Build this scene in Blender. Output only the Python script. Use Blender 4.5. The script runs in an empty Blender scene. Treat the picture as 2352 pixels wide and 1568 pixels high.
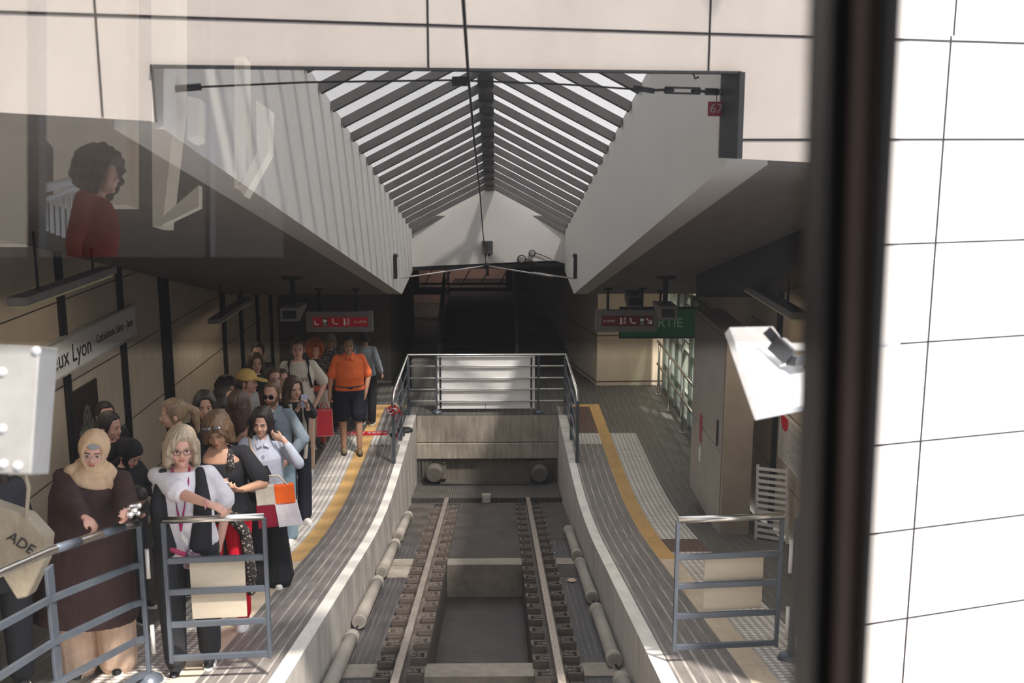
import bpy, bmesh, math, random
from mathutils import Vector, Matrix, noise as mnoise
random.seed(7)
PI = math.pi
R = math.radians
C = bpy.context.scene.collection
sc = bpy.context.scene

# ---------------------------------------------------------------- camera, sky, sun, exposure
FPX = 2450.0
PITCH, YAW = R(10.95), R(-0.87)
CZ = 4.75                                   # eye height above the level end of the platforms
cam_d = bpy.data.cameras.new('camera'); cam = bpy.data.objects.new('camera', cam_d); C.objects.link(cam)
cam_d.sensor_width = 36.0; cam_d.lens = 36.0 * FPX / 2352.0
cam_d.clip_start = 0.05; cam_d.clip_end = 300
cam.location = (0, 0, CZ)
cam.rotation_euler = (PI/2 - PITCH, 0, YAW)
cam_d.dof.use_dof = True; cam_d.dof.focus_distance = 11.0; cam_d.dof.aperture_fstop = 3.6
sc.camera = cam
MC = Matrix.Translation((0, 0, CZ)) @ cam.rotation_euler.to_matrix().to_4x4()
EYE = Vector((0, 0, CZ))

w = bpy.data.worlds.new('sky'); sc.world = w; w.use_nodes = True
bg = w.node_tree.nodes['Background']; bg.inputs[0].default_value = (0.83, 0.88, 0.96, 1); bg.inputs[1].default_value = 2.2
_t = w.node_tree; _tc = _t.nodes.new('ShaderNodeTexCoord'); _s = _t.nodes.new('ShaderNodeSeparateXYZ'); _m = _t.nodes.new('ShaderNodeMapRange')   # hazy sky, brighter on the sun's side
_t.links.new(_tc.outputs['Generated'], _s.inputs[0]); _t.links.new(_s.outputs[0], _m.inputs[0]); _m.inputs[1].default_value = -.25; _m.inputs[2].default_value = .25; _m.inputs[3].default_value = 1.5; _m.inputs[4].default_value = 3.4
_t.links.new(_m.outputs[0], bg.inputs[1])
sun_d = bpy.data.lights.new('sun', 'SUN'); sun = bpy.data.objects.new('sun', sun_d); C.objects.link(sun)
sun_d.energy = 11.0; sun_d.angle = R(3.2); sun_d.color = (1.0, 0.93, 0.84)
SUN_DIR = Vector((-0.28, 0.42, -0.86)).normalized()      # the way the light travels
sun.rotation_euler = SUN_DIR.to_track_quat('-Z', 'Y').to_euler()
sc.view_settings.view_transform = 'Standard'; sc.view_settings.look = 'None'
sc.view_settings.exposure = 0.0; sc.view_settings.gamma = 1.0; sc.view_settings.use_curve_mapping = False

# ---------------------------------------------------------------- finding points in the place
def ray(px, py):
    d = Vector(((px-1176)/FPX, -(py-784)/FPX, -1.0))
    return (MC.to_3x3() @ d)
def at_y(px, py, Y):
    d = ray(px, py); return EYE + d*(Y/d.y)
def at_x(px, py, X):
    d = ray(px, py); return EYE + d*(X/d.x)
def at_z(px, py, Z):
    d = ray(px, py); return EYE + d*((Z-CZ)/d.z)
def at_plane(px, py, p0, n):
    d = ray(px, py); return EYE + d*((p0-EYE).dot(n)/d.dot(n))
def at_d(px, py, D):
    return EYE + ray(px, py)*D
def plat(Y):
    """height of the platform surface: steep by the car, level at the far end"""
    if Y <= 11: return 2.48 - 0.193*Y
    if Y >= 14.7: return 0.0
    t = (Y-11)/3.7
    a = 2.48 - 0.193*11
    return a*(1-t)**2
def railz(Y): return 1.92 - 0.178*Y
def at_plat(px, py, dz=0.0):
    d = ray(px, py); lo, hi = 2.0, 40.0
    f = lambda Y: (CZ + d.z*Y/d.y) - (plat(Y)+dz)
    for _ in range(60):
        m = (lo+hi)/2
        if f(m) > 0: lo = m
        else: hi = m
    return EYE + d*(lo/d.y)
PHI = R(11.93)
DS = Vector((0, math.cos(PHI), -math.sin(PHI))); NS = Vector((0, math.sin(PHI), math.cos(PHI)))
def S(X, a, h): return EYE + Vector((X, 0, 0)) + DS*a + NS*h

# ---------------------------------------------------------------- materials
MATS = {}
def nt(name):
    m = bpy.data.materials.new(name); m.use_nodes = True
    t = m.node_tree; b = t.nodes['Principled BSDF']; MATS[name] = m
    return m, t, b
def L(t, a, b): t.links.new(a, b)
def coords(t, scale=(1, 1, 1), loc=(0, 0, 0), rot=(0, 0, 0)):
    tc = t.nodes.new('ShaderNodeTexCoord'); mp = t.nodes.new('ShaderNodeMapping')
    mp.inputs['Scale'].default_value = scale; mp.inputs['Location'].default_value = loc; mp.inputs['Rotation'].default_value = rot
    L(t, tc.outputs['Object'], mp.inputs['Vector']); return mp.outputs['Vector']
def noise(t, vec, scale=5, detail=4, rough=.6):
    n = t.nodes.new('ShaderNodeTexNoise'); n.inputs['Scale'].default_value = scale
    n.inputs['Detail'].default_value = detail; n.inputs['Roughness'].default_value = rough
    L(t, vec, n.inputs['Vector']); return n.outputs['Fac']
def ramp(t, fac, stops):
    r = t.nodes.new('ShaderNodeValToRGB'); e = r.color_ramp.elements
    while len(e) < len(stops): e.new(0.5)
    for k, (p, c) in enumerate(stops):
        e[k].position = p; e[k].color = (*c, 1) if len(c) == 3 else c
    L(t, fac, r.inputs['Fac']); return r.outputs['Color']
def mix(t, fac, a, b, mode='MIX'):
    n = t.nodes.new('ShaderNodeMix'); n.data_type = 'RGBA'; n.blend_type = mode
    for s, v in ((n.inputs[0], fac), (n.inputs[6], a), (n.inputs[7], b)):
        if isinstance(v, (int, float)): s.default_value = v
        elif isinstance(v, tuple): s.default_value = (*v, 1) if len(v) == 3 else v
        else: L(t, v, s)
    return n.outputs[2]
def mth(t, op, a, b=None):
    n = t.nodes.new('ShaderNodeMath'); n.operation = op
    for s, v in ((n.inputs[0], a), (n.inputs[1], b)):
        if v is None: continue
        if isinstance(v, (int, float)): s.default_value = v
        else: L(t, v, s)
    return n.outputs[0]
def bump(t, b, h, dist=.01, st=.5):
    n = t.nodes.new('ShaderNodeBump'); n.inputs['Distance'].default_value = dist; n.inputs['Strength'].default_value = st
    L(t, h, n.inputs['Height']); L(t, n.outputs['Normal'], b.inputs['Normal'])
def flat(name, col, rough=.6, metal=0.0, var=.12, scale=12, bmp=0.0, stretch=(1, 1, 1), emis=None, emis_s=1.0, spec=.5):
    """a plain material with a little wear in it"""
    if name in MATS: return MATS[name]
    m, t, b = nt(name)
    v = coords(t, stretch); n = noise(t, v, scale)
    d = tuple(max(0, c*(1-var)) for c in col); l = tuple(min(1, c*(1+var)) for c in col)
    L(t, ramp(t, n, [(.3, d), (.7, l)]), b.inputs['Base Color'])
    b.inputs['Roughness'].default_value = rough; b.inputs['Metallic'].default_value = metal
    b.inputs['Specular IOR Level'].default_value = spec
    if bmp: bump(t, b, noise(t, v, scale*3, 3), .01, bmp)
    if emis:
        b.inputs['Emission Color'].default_value = (*emis, 1); b.inputs['Emission Strength'].default_value = emis_s
    return m
def concrete(name, a, b_, dark, scale=1.5, stretch=(1, 1, 1), rough=.85, streak=0.5, bmp=.25):
    m, t, b = nt(name)
    v = coords(t)
    base = ramp(t, noise(t, v, scale, 8, .65), [(.3, b_), (.7, a)])
    vs = coords(t, stretch)
    st = ramp(t, noise(t, vs, 3, 6, .7), [(.42, (0, 0, 0)), (.75, (1, 1, 1))])
    stf = mth(t, 'MULTIPLY', st, streak)
    c = mix(t, stf, base, dark)
    sp = ramp(t, noise(t, v, 45, 3, .8), [(.66, (0, 0, 0)), (.74, (1, 1, 1))])
    c = mix(t, mth(t, 'MULTIPLY', sp, .35), c, dark)
    L(t, c, b.inputs['Base Color']); b.inputs['Roughness'].default_value = rough
    bump(t, b, noise(t, v, 30, 5), .01, bmp)
    return m
def ribbed(name, base, line, pitch=.092, wear=.6, groove=.018, off=0.0):
    """ribbed floor tiles: pale worn lines that run along the platform"""
    m, t, b = nt(name)
    v = coords(t); sx = t.nodes.new('ShaderNodeSeparateXYZ'); L(t, v, sx.inputs[0])
    x = mth(t, 'ADD', mth(t, 'MULTIPLY', sx.outputs[0], 1/pitch), 100+off)
    fr = mth(t, 'FRACT', x)
    ln = mth(t, 'LESS_THAN', fr, groove/pitch)
    wv = noise(t, coords(t, (1.5, .5, 1)), 4, 5)
    wv2 = ramp(t, wv, [(.35, (.15, .15, .15)), (.65, (1, 1, 1))])
    fac = mth(t, 'MULTIPLY', mth(t, 'MULTIPLY', ln, wv2), wear)
    bc = ramp(t, noise(t, coords(t, (9, .8, 1)), 3, 5), [(.3, tuple(c*.72 for c in base)), (.7, tuple(min(1, c*1.3) for c in base))])
    y = mth(t, 'FRACT', mth(t, 'ADD', mth(t, 'MULTIPLY', sx.outputs[1], 1/.3), 100))
    cross = mth(t, 'MULTIPLY', mth(t, 'LESS_THAN', y, .03), .35)
    c = mix(t, cross, bc, tuple(c*.5 for c in base))
    c = mix(t, fac, c, line)
    L(t, c, b.inputs['Base Color']); b.inputs['Roughness'].default_value = .55
    fine = mth(t, 'SINE', mth(t, 'MULTIPLY', sx.outputs[0], 2*PI/(pitch/4)))
    bump(t, b, fine, .002, .25)
    return m
def studs(name, base, top, pitch=.062, dirt=(.25, .23, .21)):
    m, t, b = nt(name)
    v = coords(t); sx = t.nodes.new('ShaderNodeSeparateXYZ'); L(t, v, sx.inputs[0])
    a = mth(t, 'SINE', mth(t, 'MULTIPLY', mth(t, 'ADD', sx.outputs[0], sx.outputs[1]), 2*PI/(pitch*2)))
    c_ = mth(t, 'SINE', mth(t, 'MULTIPLY', mth(t, 'SUBTRACT', sx.outputs[0], sx.outputs[1]), 2*PI/(pitch*2)))
    p = mth(t, 'MULTIPLY', a, c_)
    f = ramp(t, p, [(.15, (0, 0, 0)), (.4, (1, 1, 1))])
    col = mix(t, f, base, top)
    dn = ramp(t, noise(t, v, 2.2, 6), [(.4, (0, 0, 0)), (.8, (1, 1, 1))])
    col = mix(t, mth(t, 'MULTIPLY', dn, .45), col, dirt)
    L(t, col, b.inputs['Base Color']); b.inputs['Roughness'].default_value = .45
    bump(t, b, p, .01, .9)
    return m

M_facade = concrete('facade_panel', (.76, .71, .66), (.70, .65, .61), (.46, .41, .38), 2.0, (1, 1, .4), streak=.30, bmp=.12)
M_joint = flat('dark_joint', (.03, .027, .03), .9)
M_plaster = concrete('white_plaster', (.80, .80, .785), (.74, .735, .72), (.36, .35, .33), 1.2, (6, 6, .5), streak=.12, bmp=.05)
M_soffit = concrete('grey_soffit', (.30, .28, .265), (.24, .225, .215), (.13, .12, .115), 1.2, (2, .5, 1), streak=.4)
M_pit = concrete('pit_concrete', (.47, .42, .35), (.34, .30, .25), (.12, .10, .085), 2.0, (5, 5, .6), streak=.75)
M_slab = concrete('track_slab', (.105, .088, .078), (.065, .055, .05), (.03, .026, .024), 1.5, (1.5, .6, 1), streak=.6)
M_beamc = concrete('cross_beam_concrete', (.40, .35, .29), (.28, .245, .205), (.12, .10, .09), 2, (3, 3, 3), streak=.5)
M_coping = concrete('platform_edge', (.86, .83, .77), (.72, .69, .63), (.40, .36, .32), 2, (3, 1, 1), streak=.4)
M_side = concrete('platform_side', (.58, .55, .50), (.46, .43, .40), (.22, .20, .18), 2, (1, 2, .3), streak=.6)
M_rib = ribbed('ribbed_tile', (.175, .16, .15), (.62, .57, .52))
M_ribd = ribbed('ribbed_tile_dark', (.085, .083, .078), (.33, .32, .29), .1, .4, .012)
M_ribp = ribbed('pit_ribbed_tile', (.062, .056, .057), (.30, .275, .26), .055, .5, .009)
M_ribr = ribbed('ribbed_tile_red', (.10, .055, .045), (.25, .19, .16), .07, .35)
M_stud = studs('studded_tile', (.50, .47, .43), (.92, .89, .85))
M_yellow = concrete('yellow_line', (.62, .38, .13), (.50, .30, .11), (.30, .22, .15), 3, (3, 1, 1), streak=.5)
M_yellowworn = concrete('worn_line', (.66, .55, .42), (.54, .44, .33), (.32, .26, .2), 3, (3, 1, 1), streak=.5)
M_wall = concrete('cream_wall_panel', (.64, .55, .43), (.56, .47, .37), (.30, .25, .19), 1.2, (3, 3, .4), streak=.25, bmp=.05)
M_black = flat('black_strip', (.018, .018, .018), .4)
M_dark = flat('dark_paint', (.03, .032, .036), .5)
M_steelg = flat('grey_painted_steel', (.095, .112, .14), .38, 0.3, .12, 6, .05)
M_steel = flat('brushed_steel', (.62, .60, .57), .28, 1.0, .1, 8, 0, (1, 1, 8))
M_rail = flat('worn_rail_top', (.42, .36, .31), .45, .6, .2, 6, 0, (8, .6, 8))
M_rust = concrete('rusty_steel', (.19, .155, .13), (.105, .085, .072), (.05, .04, .035), 8, (3, 3, 3), streak=.6, bmp=.4)
M_white = flat('white_panel', (.87, .86, .85), .65, 0, .03, 3)
M_wood = concrete('pale_board', (.56, .49, .39), (.50, .43, .34), (.30, .25, .2), 2, (.6, 2, 4), streak=.3, bmp=.05)
M_lamp = concrete('tube_housing', (.42, .38, .33), (.33, .30, .26), (.15, .13, .11), 6, (2, 2, 2), streak=.5)
M_rafter = flat('roof_rafter', (.10, .10, .10), .6, 0, .2, 4)
M_red = flat('red_paint', (.58, .02, .03), .45)
M_green = flat('green_sign', (.01, .16, .05), .4, emis=(.01, .2, .06), emis_s=.12)
M_redsign = flat('red_sign', (.50, .01, .02), .4, emis=(.6, .01, .02), emis_s=.2)
M_redsignd = flat('red_sign_unlit', (.30, .012, .02), .4)
M_grey = flat('grey_box', (.33, .33, .33), .5)
M_lgrey = flat('light_grey_metal', (.55, .54, .53), .4, .2)
M_ink = flat('black_ink', (.015, .015, .018), .6)
M_signw = flat('sign_white', (.74, .73, .72), .45, 0, .03)
M_pict = flat('sign_pictogram', (.8, .78, .74), .5, emis=(.8, .76, .7), emis_s=.25)
M_blueframe = flat('dark_window_metal', (.012, .010, .010), .5)
M_brownframe = flat('brown_rubber_seal', (.085, .052, .038), .7)

def pane_mat(name, tcol, frac_t, gloss=.06, rough=.3):
    m = bpy.data.materials.new(name); m.use_nodes = True; t = m.node_tree; t.nodes.clear()
    o = t.nodes.new('ShaderNodeOutputMaterial'); tr = t.nodes.new('ShaderNodeBsdfTransparent'); tr.inputs[0].default_value = (*tcol, 1)
    tl = t.nodes.new('ShaderNodeBsdfTranslucent'); tl.inputs[0].default_value = (.85, .87, .88, 1)
    mx = t.nodes.new('ShaderNodeMixShader'); mx.inputs[0].default_value = frac_t
    L(t, tl.outputs[0], mx.inputs[1]); L(t, tr.outputs[0], mx.inputs[2])
    g = t.nodes.new('ShaderNodeBsdfGlossy'); g.inputs['Roughness'].default_value = rough
    m2 = t.nodes.new('ShaderNodeMixShader'); m2.inputs[0].default_value = gloss
    L(t, mx.outputs[0], m2.inputs[1]); L(t, g.outputs[0], m2.inputs[2]); L(t, m2.outputs[0], o.inputs[0])
    return m
M_pane = pane_mat('frosted_roof_glass', (.97, .97, .98), .70)
M_glassdoor = pane_mat('green_tinted_glass', (.55, .62, .58), .6, .12, .05)

# ---------------------------------------------------------------- mesh helpers
def tag(o, label=None, cat=None, group=None, kind=None):
    if label: o['label'] = label
    if cat: o['category'] = cat
    if group: o['group'] = group
    if kind: o['kind'] = kind
    return o
def empty(name, label, cat, loc=(0, 0, 0), rz=0, group=None):
    o = bpy.data.objects.new(name, None); C.objects.link(o); o.empty_display_size = .1
    o.location = loc; o.rotation_euler = (0, 0, rz)
    return tag(o, label, cat, group)
def obj(name, bm, mats, parent=None, smooth=False, bevel=0.0, local=False):
    me = bpy.data.meshes.new(name)
    bmesh.ops.recalc_face_normals(bm, faces=bm.faces)
    bm.to_mesh(me); bm.free()
    o = bpy.data.objects.new(name, me); C.objects.link(o)
    for m in (mats if isinstance(mats, (list, tuple)) else [mats]): me.materials.append(m)
    if smooth:
        for p in me.polygons: p.use_smooth = True
    if bevel:
        b = o.modifiers.new('bevel', 'BEVEL'); b.width = bevel; b.segments = 2; b.limit_method = 'ANGLE'
    if parent is not None:
        o.parent = parent
        if parent.parent is None and not local: o.matrix_parent_inverse = parent.matrix_basis.inverted()
    return o
def BM(): return bmesh.new()
def box(bm, c, s, rz=0, M=None, mi=0):
    m = Matrix.Translation(c) @ Matrix.Rotation(rz, 4, 'Z')
    if M is not None: m = M @ m
    r = bmesh.ops.create_cube(bm, size=1.0, matrix=m @ Matrix.Diagonal((*s, 1)))
    if mi:
        for f in {f for v in r['verts'] for f in v.link_faces}: f.material_index = mi
def box2(bm, p0, p1, mi=0):
    c = [(a+b)/2 for a, b in zip(p0, p1)]; s = [abs(a-b) for a, b in zip(p0, p1)]
    box(bm, c, s, mi=mi)
def frame_of(d, up=None):
    d = d.normalized(); u = Vector(up) if up is not None else (Vector((0, 0, 1)) if abs(d.z) < .95 else Vector((0, 1, 0)))
    x = u.cross(d).normalized(); y = d.cross(x)
    return x, y
def tube(bm, pts, r, n=10, caps=True, mi=0, closed=False):
    pts = [Vector(p) for p in pts]; rs = r if isinstance(r, (list, tuple)) else [r]*len(pts)
    rings = []; up = None
    for k, p in enumerate(pts):
        a = pts[k-1] if k else (pts[-1] if closed else p); b = pts[k+1] if k < len(pts)-1 else (pts[0] if closed else p)
        d = (b-a)
        if d.length < 1e-9: d = Vector((0, 0, 1))
        x, y = frame_of(d)
        rings.append([bm.verts.new(p + (x*math.cos(2*PI*j/n) + y*math.sin(2*PI*j/n))*rs[k]) for j in range(n)])
    K = len(rings)
    for k in range(K if closed else K-1):
        A, B = rings[k], rings[(k+1) % K]
        for j in range(n):
            f = bm.faces.new((A[j], A[(j+1) % n], B[(j+1) % n], B[j])); f.smooth = True; f.material_index = mi
    if caps and not closed:
        for A in (rings[0], rings[-1]):
            f = bm.faces.new(A); f.material_index = mi
def bar(bm, a, b, w_, h_, up=(0, 0, 1), mi=0):
    """rectangular bar from a to b: w_ across, h_ along up"""
    a, b = Vector(a), Vector(b); d = b-a; x, y = frame_of(d, up)
    v = [bm.verts.new(p + x*sx*w_/2 + y*sy*h_/2) for p in (a, b) for sx, sy in ((-1, -1), (1, -1), (1, 1), (-1, 1))]
    for q in ((0, 1, 2, 3), (7, 6, 5, 4), (0, 4, 5, 1), (1, 5, 6, 2), (2, 6, 7, 3), (3, 7, 4, 0)):
        f = bm.faces.new([v[i] for i in q]); f.material_index = mi
def prism(bm, poly, off, mi=0):
    """a slab: polygon (list of points) swept by the vector off"""
    A = [bm.verts.new(Vector(p)) for p in poly]; B = [bm.verts.new(Vector(p)+Vector(off)) for p in poly]
    n = len(A)
    for q in [A, B[::-1]] + [[A[i], B[i], B[(i+1) % n], A[(i+1) % n]] for i in range(n)]:
        f = bm.faces.new(q); f.material_index = mi
def ball(bm, c, r, M=None, seg=16, mi=0):
    s = r if isinstance(r, (tuple, list)) else (r, r, r)
    m = Matrix.Translation(c) @ (M.to_4x4() if M is not None else Matrix.Identity(4)) @ Matrix.Diagonal((*s, 1))
    q = bmesh.ops.create_uvsphere(bm, u_segments=seg, v_segments=max(6, seg*2//3), radius=1.0, matrix=m)
    for f in {f for v in q['verts'] for f in v.link_faces}: f.smooth = True; f.material_index = mi
def text(name, s, size, M, mat, parent=None, width=None, extr=.001):
    cu = bpy.data.curves.new(name, 'FONT'); cu.body = s; cu.size = size; cu.extrude = extr; cu.align_x = 'CENTER'; cu.align_y = 'CENTER'
    cu.resolution_u = 3
    tmp = bpy.data.objects.new('tmp', cu); C.objects.link(tmp)
    dg = bpy.context.evaluated_depsgraph_get(); me = bpy.data.meshes.new_from_object(tmp.evaluated_get(dg))
    wd = max(v.co.x for v in me.vertices)-min(v.co.x for v in me.vertices)
    k = width/wd if width else 1
    bpy.data.objects.remove(tmp); bpy.data.curves.remove(cu)
    me.transform(M @ Matrix.Diagonal((k, 1 if not width else min(1.6, max(.6, k)), 1, 1)))
    me.materials.clear(); me.materials.append(mat); me.name = name
    o = bpy.data.objects.new(name, me); C.objects.link(o)
    if parent is not None:
        o.parent = parent; o.matrix_parent_inverse = parent.matrix_basis.inverted()
    return o
def basis(o, x, y):
    x = Vector(x).normalized(); y = Vector(y); y = (y - x*y.dot(x)).normalized(); z = x.cross(y)
    m = Matrix((x, y, z)).transposed().to_4x4(); m.translation = Vector(o); return m
def struct(name, bm, mats, parent=None, **k):
    o = obj(name, bm, mats, parent, **k)
    if parent is None: o['kind'] = 'structure'
    return o
# ================================================================ THE SETTING
XL, XR = -1.39, 1.07                    # the two platform edges
WL, WR = -4.2, 3.2                      # the two platform walls
YEND = 17.9                             # end of the track pit
ys = [2.2 + .35*k for k in range(37)] + [15.1, 16.1, 16.7, 17.9, 18.42, 18.6, 20.5]
def platform(name, edges):
    """edges: list of (x0, x1, chooser(y) -> material index or None)"""
    bm = BM()
    for x0, x1, ch in edges:
        for k in range(len(ys)-1):
            y0, y1 = ys[k], ys[k+1]
            mi = ch((y0+y1)/2)
            if mi is None: continue
            v = [bm.verts.new((x, y, plat(y))) for x, y in ((x0, y0), (x1, y0), (x1, y1), (x0, y1))]
            f = bm.faces.new(v); f.material_index = mi; f.smooth = True
    bmesh.ops.remove_doubles(bm, verts=bm.verts, dist=1e-4)
    return struct(name, bm, [M_rib, M_ribd, M_stud, M_yellow, M_yellowworn, M_coping, M_ribr, M_side])
def line_mi(y): return 4 if y < 10.2 else 3
platform('floor_left', [
    (WL, -2.66, lambda y: 1),
    (-2.66, -2.16, lambda y: 2 if y < 16.7 else 1),
    (-2.16, -1.98, lambda y: line_mi(y) if y < 18.6 else 1),
    (-1.98, -1.6, lambda y: 2 if 16.1 < y < 16.7 else (3 if 18.42 < y < 18.6 else (0 if y < 18.42 else 1))),
    (-1.6, -1.50, lambda y: 0 if y < 16.1 else (7 if y < 17.9 else (0 if y < 18.42 else 1))),
    (-1.50, XL, lambda y: 5 if y < 15.1 else (7 if y < 17.9 else (0 if y < 18.42 else 1)))])
platform('floor_right', [
    (XR, 1.18, lambda y: 5 if y < 15.1 else (7 if y < 17.9 else (0 if y < 18.42 else 1))),
    (1.18, 1.28, lambda y: 0 if y < 16.1 else (7 if y < 17.9 else (0 if y < 18.42 else 1))),
    (1.28, 1.66, lambda y: 2 if 16.1 < y < 16.7 else ((6 if y > 16.7 else 0) if y < 18.42 else (3 if y < 18.6 else 1))),
    (1.66, 1.84, lambda y: line_mi(y) if y < 18.6 else 1),
    (1.84, 2.26, lambda y: (6 if 10.6 < y < 11.2 else 2) if y < 16.7 else 1),
    (2.26, WR, lambda y: 1 if y > 8.2 else 0)])
bm = BM(); box2(bm, (XL, YEND, -.25), (XR, 20.5, -.001)); box2(bm, (-6, 20.5, -.25), (6, 33, -.0))
struct('floor_hall', bm, M_ribd)
# the walls of the track pit below the platform edges
for name, x, dx in (('wall_pit_left', XL, -.22), ('wall_pit_right', XR, .22)):
    bm = BM(); rows = []
    for y in [2.2+.35*k for k in range(37)]+[15.1, 16.1, 16.7, YEND+.3]:
        zt, zb = plat(y)-.002, railz(y)-.25
        rows.append([bm.verts.new(p) for p in ((x, y, zt), (x, y, zb), (x+dx, y, zb), (x+dx, y, zt))])
    for a, b in zip(rows, rows[1:]):
        for i in range(4): bm.faces.new((a[i], a[(i+1) % 4], b[(i+1) % 4], b[i]))
    bm.faces.new(rows[0]); bm.faces.new(rows[-1])
    struct(name, bm, M_side)
# end wall of the pit: two pale slabs, the recess with the buffers, the chequered apron
bm = BM()
box2(bm, (XL, YEND, -.50), (XR, YEND+.3, -.002)); box2(bm, (XL, YEND-.015, -.795), (XR, YEND+.3, -.512))
box2(bm, (XL, YEND+.02, -.52), (XR, YEND+.3, -.49), 1)
struct('wall_pit_end', bm, [M_pit, M_joint], bevel=.012)
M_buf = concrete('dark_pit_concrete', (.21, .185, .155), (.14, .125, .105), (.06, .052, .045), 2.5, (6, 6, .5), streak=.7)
M_tread = studs('tread_plate', (.085, .078, .07), (.16, .15, .135), .035, (.05, .045, .04))
bm = BM(); box2(bm, (XL, YEND+.1, -1.35), (XR, YEND+.35, -.795))
struct('wall_pit_recess', bm, M_buf)
bm = BM()
prism(bm, [(XL, 16.58, railz(16.58)-.02), (XR, 16.58, railz(16.58)-.02), (XR, YEND+.1, -1.24), (XL, YEND+.1, -1.24)], (0, 0, -.1))
for s in (-1, 1):
    xc = XL if s < 0 else XR
    box2(bm, (xc, YEND+.02, -1.24), (xc-s*.22, YEND+.1, -.81))
struct('trim_pit_apron', bm, M_tread)
bm = BM()
for (x0, z0) in ((-1.30, -.83), (-1.15, -.83)):
    tube(bm, [(x0, YEND, z0), (x0, YEND, -1.2), (x0+.05, YEND-.25, -1.18), (XR-.12-(x0-XL), YEND-.25, -1.18), (XR-(x0-XL), YEND, -1.15), (XR-(x0-XL), YEND, -.9)], .012, 6)
struct('trim_pit_conduit', bm, M_dark)
# the bed of the track
bm = BM()
LZ = lambda y: railz(y)-.10
def bed(x0, x1, y0, y1, dz=0.0, mi=0, th=.3):
    prism(bm, [(x0, y0, LZ(y0)+dz), (x1, y0, LZ(y0)+dz), (x1, y1, LZ(y1)+dz), (x0, y1, LZ(y1)+dz)], (0, 0, -th), mi)
IL, IR_, OL, OR_ = -.60, .31, -.99, .70
bed(XL, XR, 12.44, 16.6)
for y0 in (12.09, 8.06, 4.0):
    bed(XL, XR, y0, y0+.34, .012, 1, .46)
for ya, yb in ((8.40, 12.09), (4.34, 8.06), (2.2, 4.0)):
    bed(XL, OL, ya, yb, 0, 2 if ya < 8.2 else 2, .3)
    bed(OR_, XR, ya, yb, 0, 2, .3)
    bed(OL, IL, ya, yb, 0, 0, .5); bed(IR_, OR_, ya, yb, 0, 0, .5)
    bed(IL, IR_, ya, yb, -.40, 3, .1)
bed(XL, OL, 11.5, 12.09, .004, 1, .02); bed(OR_, XR, 11.5, 12.09, .004, 0, .02)
bed(XL, OL, 12.44, 13.5, .004, 2, .02); bed(OR_, XR, 12.44, 13.5, .004, 2, .02)
M_wet = concrete('wet_track_floor', (.05, .042, .038), (.032, .027, .025), (.12, .105, .085), .6, (1, 1, 1), rough=.5, streak=.55)
struct('floor_track', bm, [M_slab, M_beamc, M_ribp, M_wet])
# platform walls with cream panels, black uprights and thin joints
def side_wall(name, X, sgn, y0, y1, strips, z_of_joint, holes=None):
    bm = BM()
    box2(bm, (X, y0, -1.0), (X-sgn*.25, y1, 6.0))
    for y in strips:
        box2(bm, (X+sgn*.03, y-.05, -.2), (X-sgn*.01, y+.05, 5), 1)
        box2(bm, (X+sgn*.05, y+.012, -.2), (X-sgn*.01, y+.034, 5), 2)
    for z in z_of_joint:
        box2(bm, (X+sgn*.002, y0, z-.006), (X-sgn*.01, y1, z+.006), 1)
    return struct(name, bm, [M_wall, M_black, M_dark])
side_wall('wall_left', WL, 1, 1.6, 20.6, [8.6, 10.2, 11.8, 13.25, 13.45, 16.2, 17.3, 18.5, 19.6], [-.1+.82*k for k in range(6)])
side_wall('wall_right', WR+.05, -1, 6.75, 13.4, [9.2, 10.5, 11.9], [.1+.8*k for k in range(6)])
bm = BM(); wx = WR+.05
for (ya, yb, za, zb) in ((13.4, 17.1, 2.15, 5), (17.75, 20.3, 2.15, 5), (17.1, 17.75, 2.95, 5), (13.4, 20.3, -.3, .02)): box2(bm, (wx, ya, za), (wx+.05, yb, zb))
for z in (2.3, 2.45, 2.62, 2.78): box2(bm, (wx, 17.1, z), (wx+.03, 17.75, z+.035))  # opening and bars shaped to let a sun patch onto the floor
box2(bm, (wx, 17.36, 2.15), (wx+.03, 17.47, 2.95))
struct('wall_right_upper', bm, M_wall)
# cream block beyond the right platform: one face to the platform, one slanting back
pc = at_z(1370, 885, 0); pb = at_z(1318, 846, 0)
bm = BM(); d = (pb-pc).normalized(); pb2 = pc + d*5.5
prism(bm, [(pc.x, pc.y, 0), (3.3, pc.y+.05, 0), (3.3, pc.y+5, 0), (pb2.x, pb2.y, 0)], (0, 0, 3.4))
for z in (.08, .98, 1.9):
    bar(bm, (pc.x-.003, pc.y-.004, z), (3.25, pc.y+.046, z), .012, .012, mi=1); bar(bm, (pc.x-.004, pc.y, z), (pb2.x-.004, pb2.y, z), .012, .012, mi=1)
struct('wall_end_right', bm, [M_wall, M_joint])
pl = at_z(899, 879, 0)
bm = BM(); box2(bm, (-4.5, pl.y, 0), (pl.x, pl.y+6, 3.4)); box2(bm, (-4.5, pl.y-.012, 0), (pl.x, pl.y, .05), 1)
struct('wall_end_left', bm, [flat('taupe_wall', (.17, .15, .13), .8), M_lgrey])

# the plane of the wall across the track
q0, q1 = at_d(355, 280, 4.655), at_d(1688, 364, 5.515)
hd = (q1-q0); hd.z = 0; hd.normalize(); FN = Vector((-hd.y, hd.x, 0))       # points away from the camera
if FN.y < 0: FN = -FN
def fa(X, h, m=.12):
    y = q0.y + (X-q0.x)*hd.y/hd.x + m
    return (y - h*math.sin(PHI))/math.cos(PHI)
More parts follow.
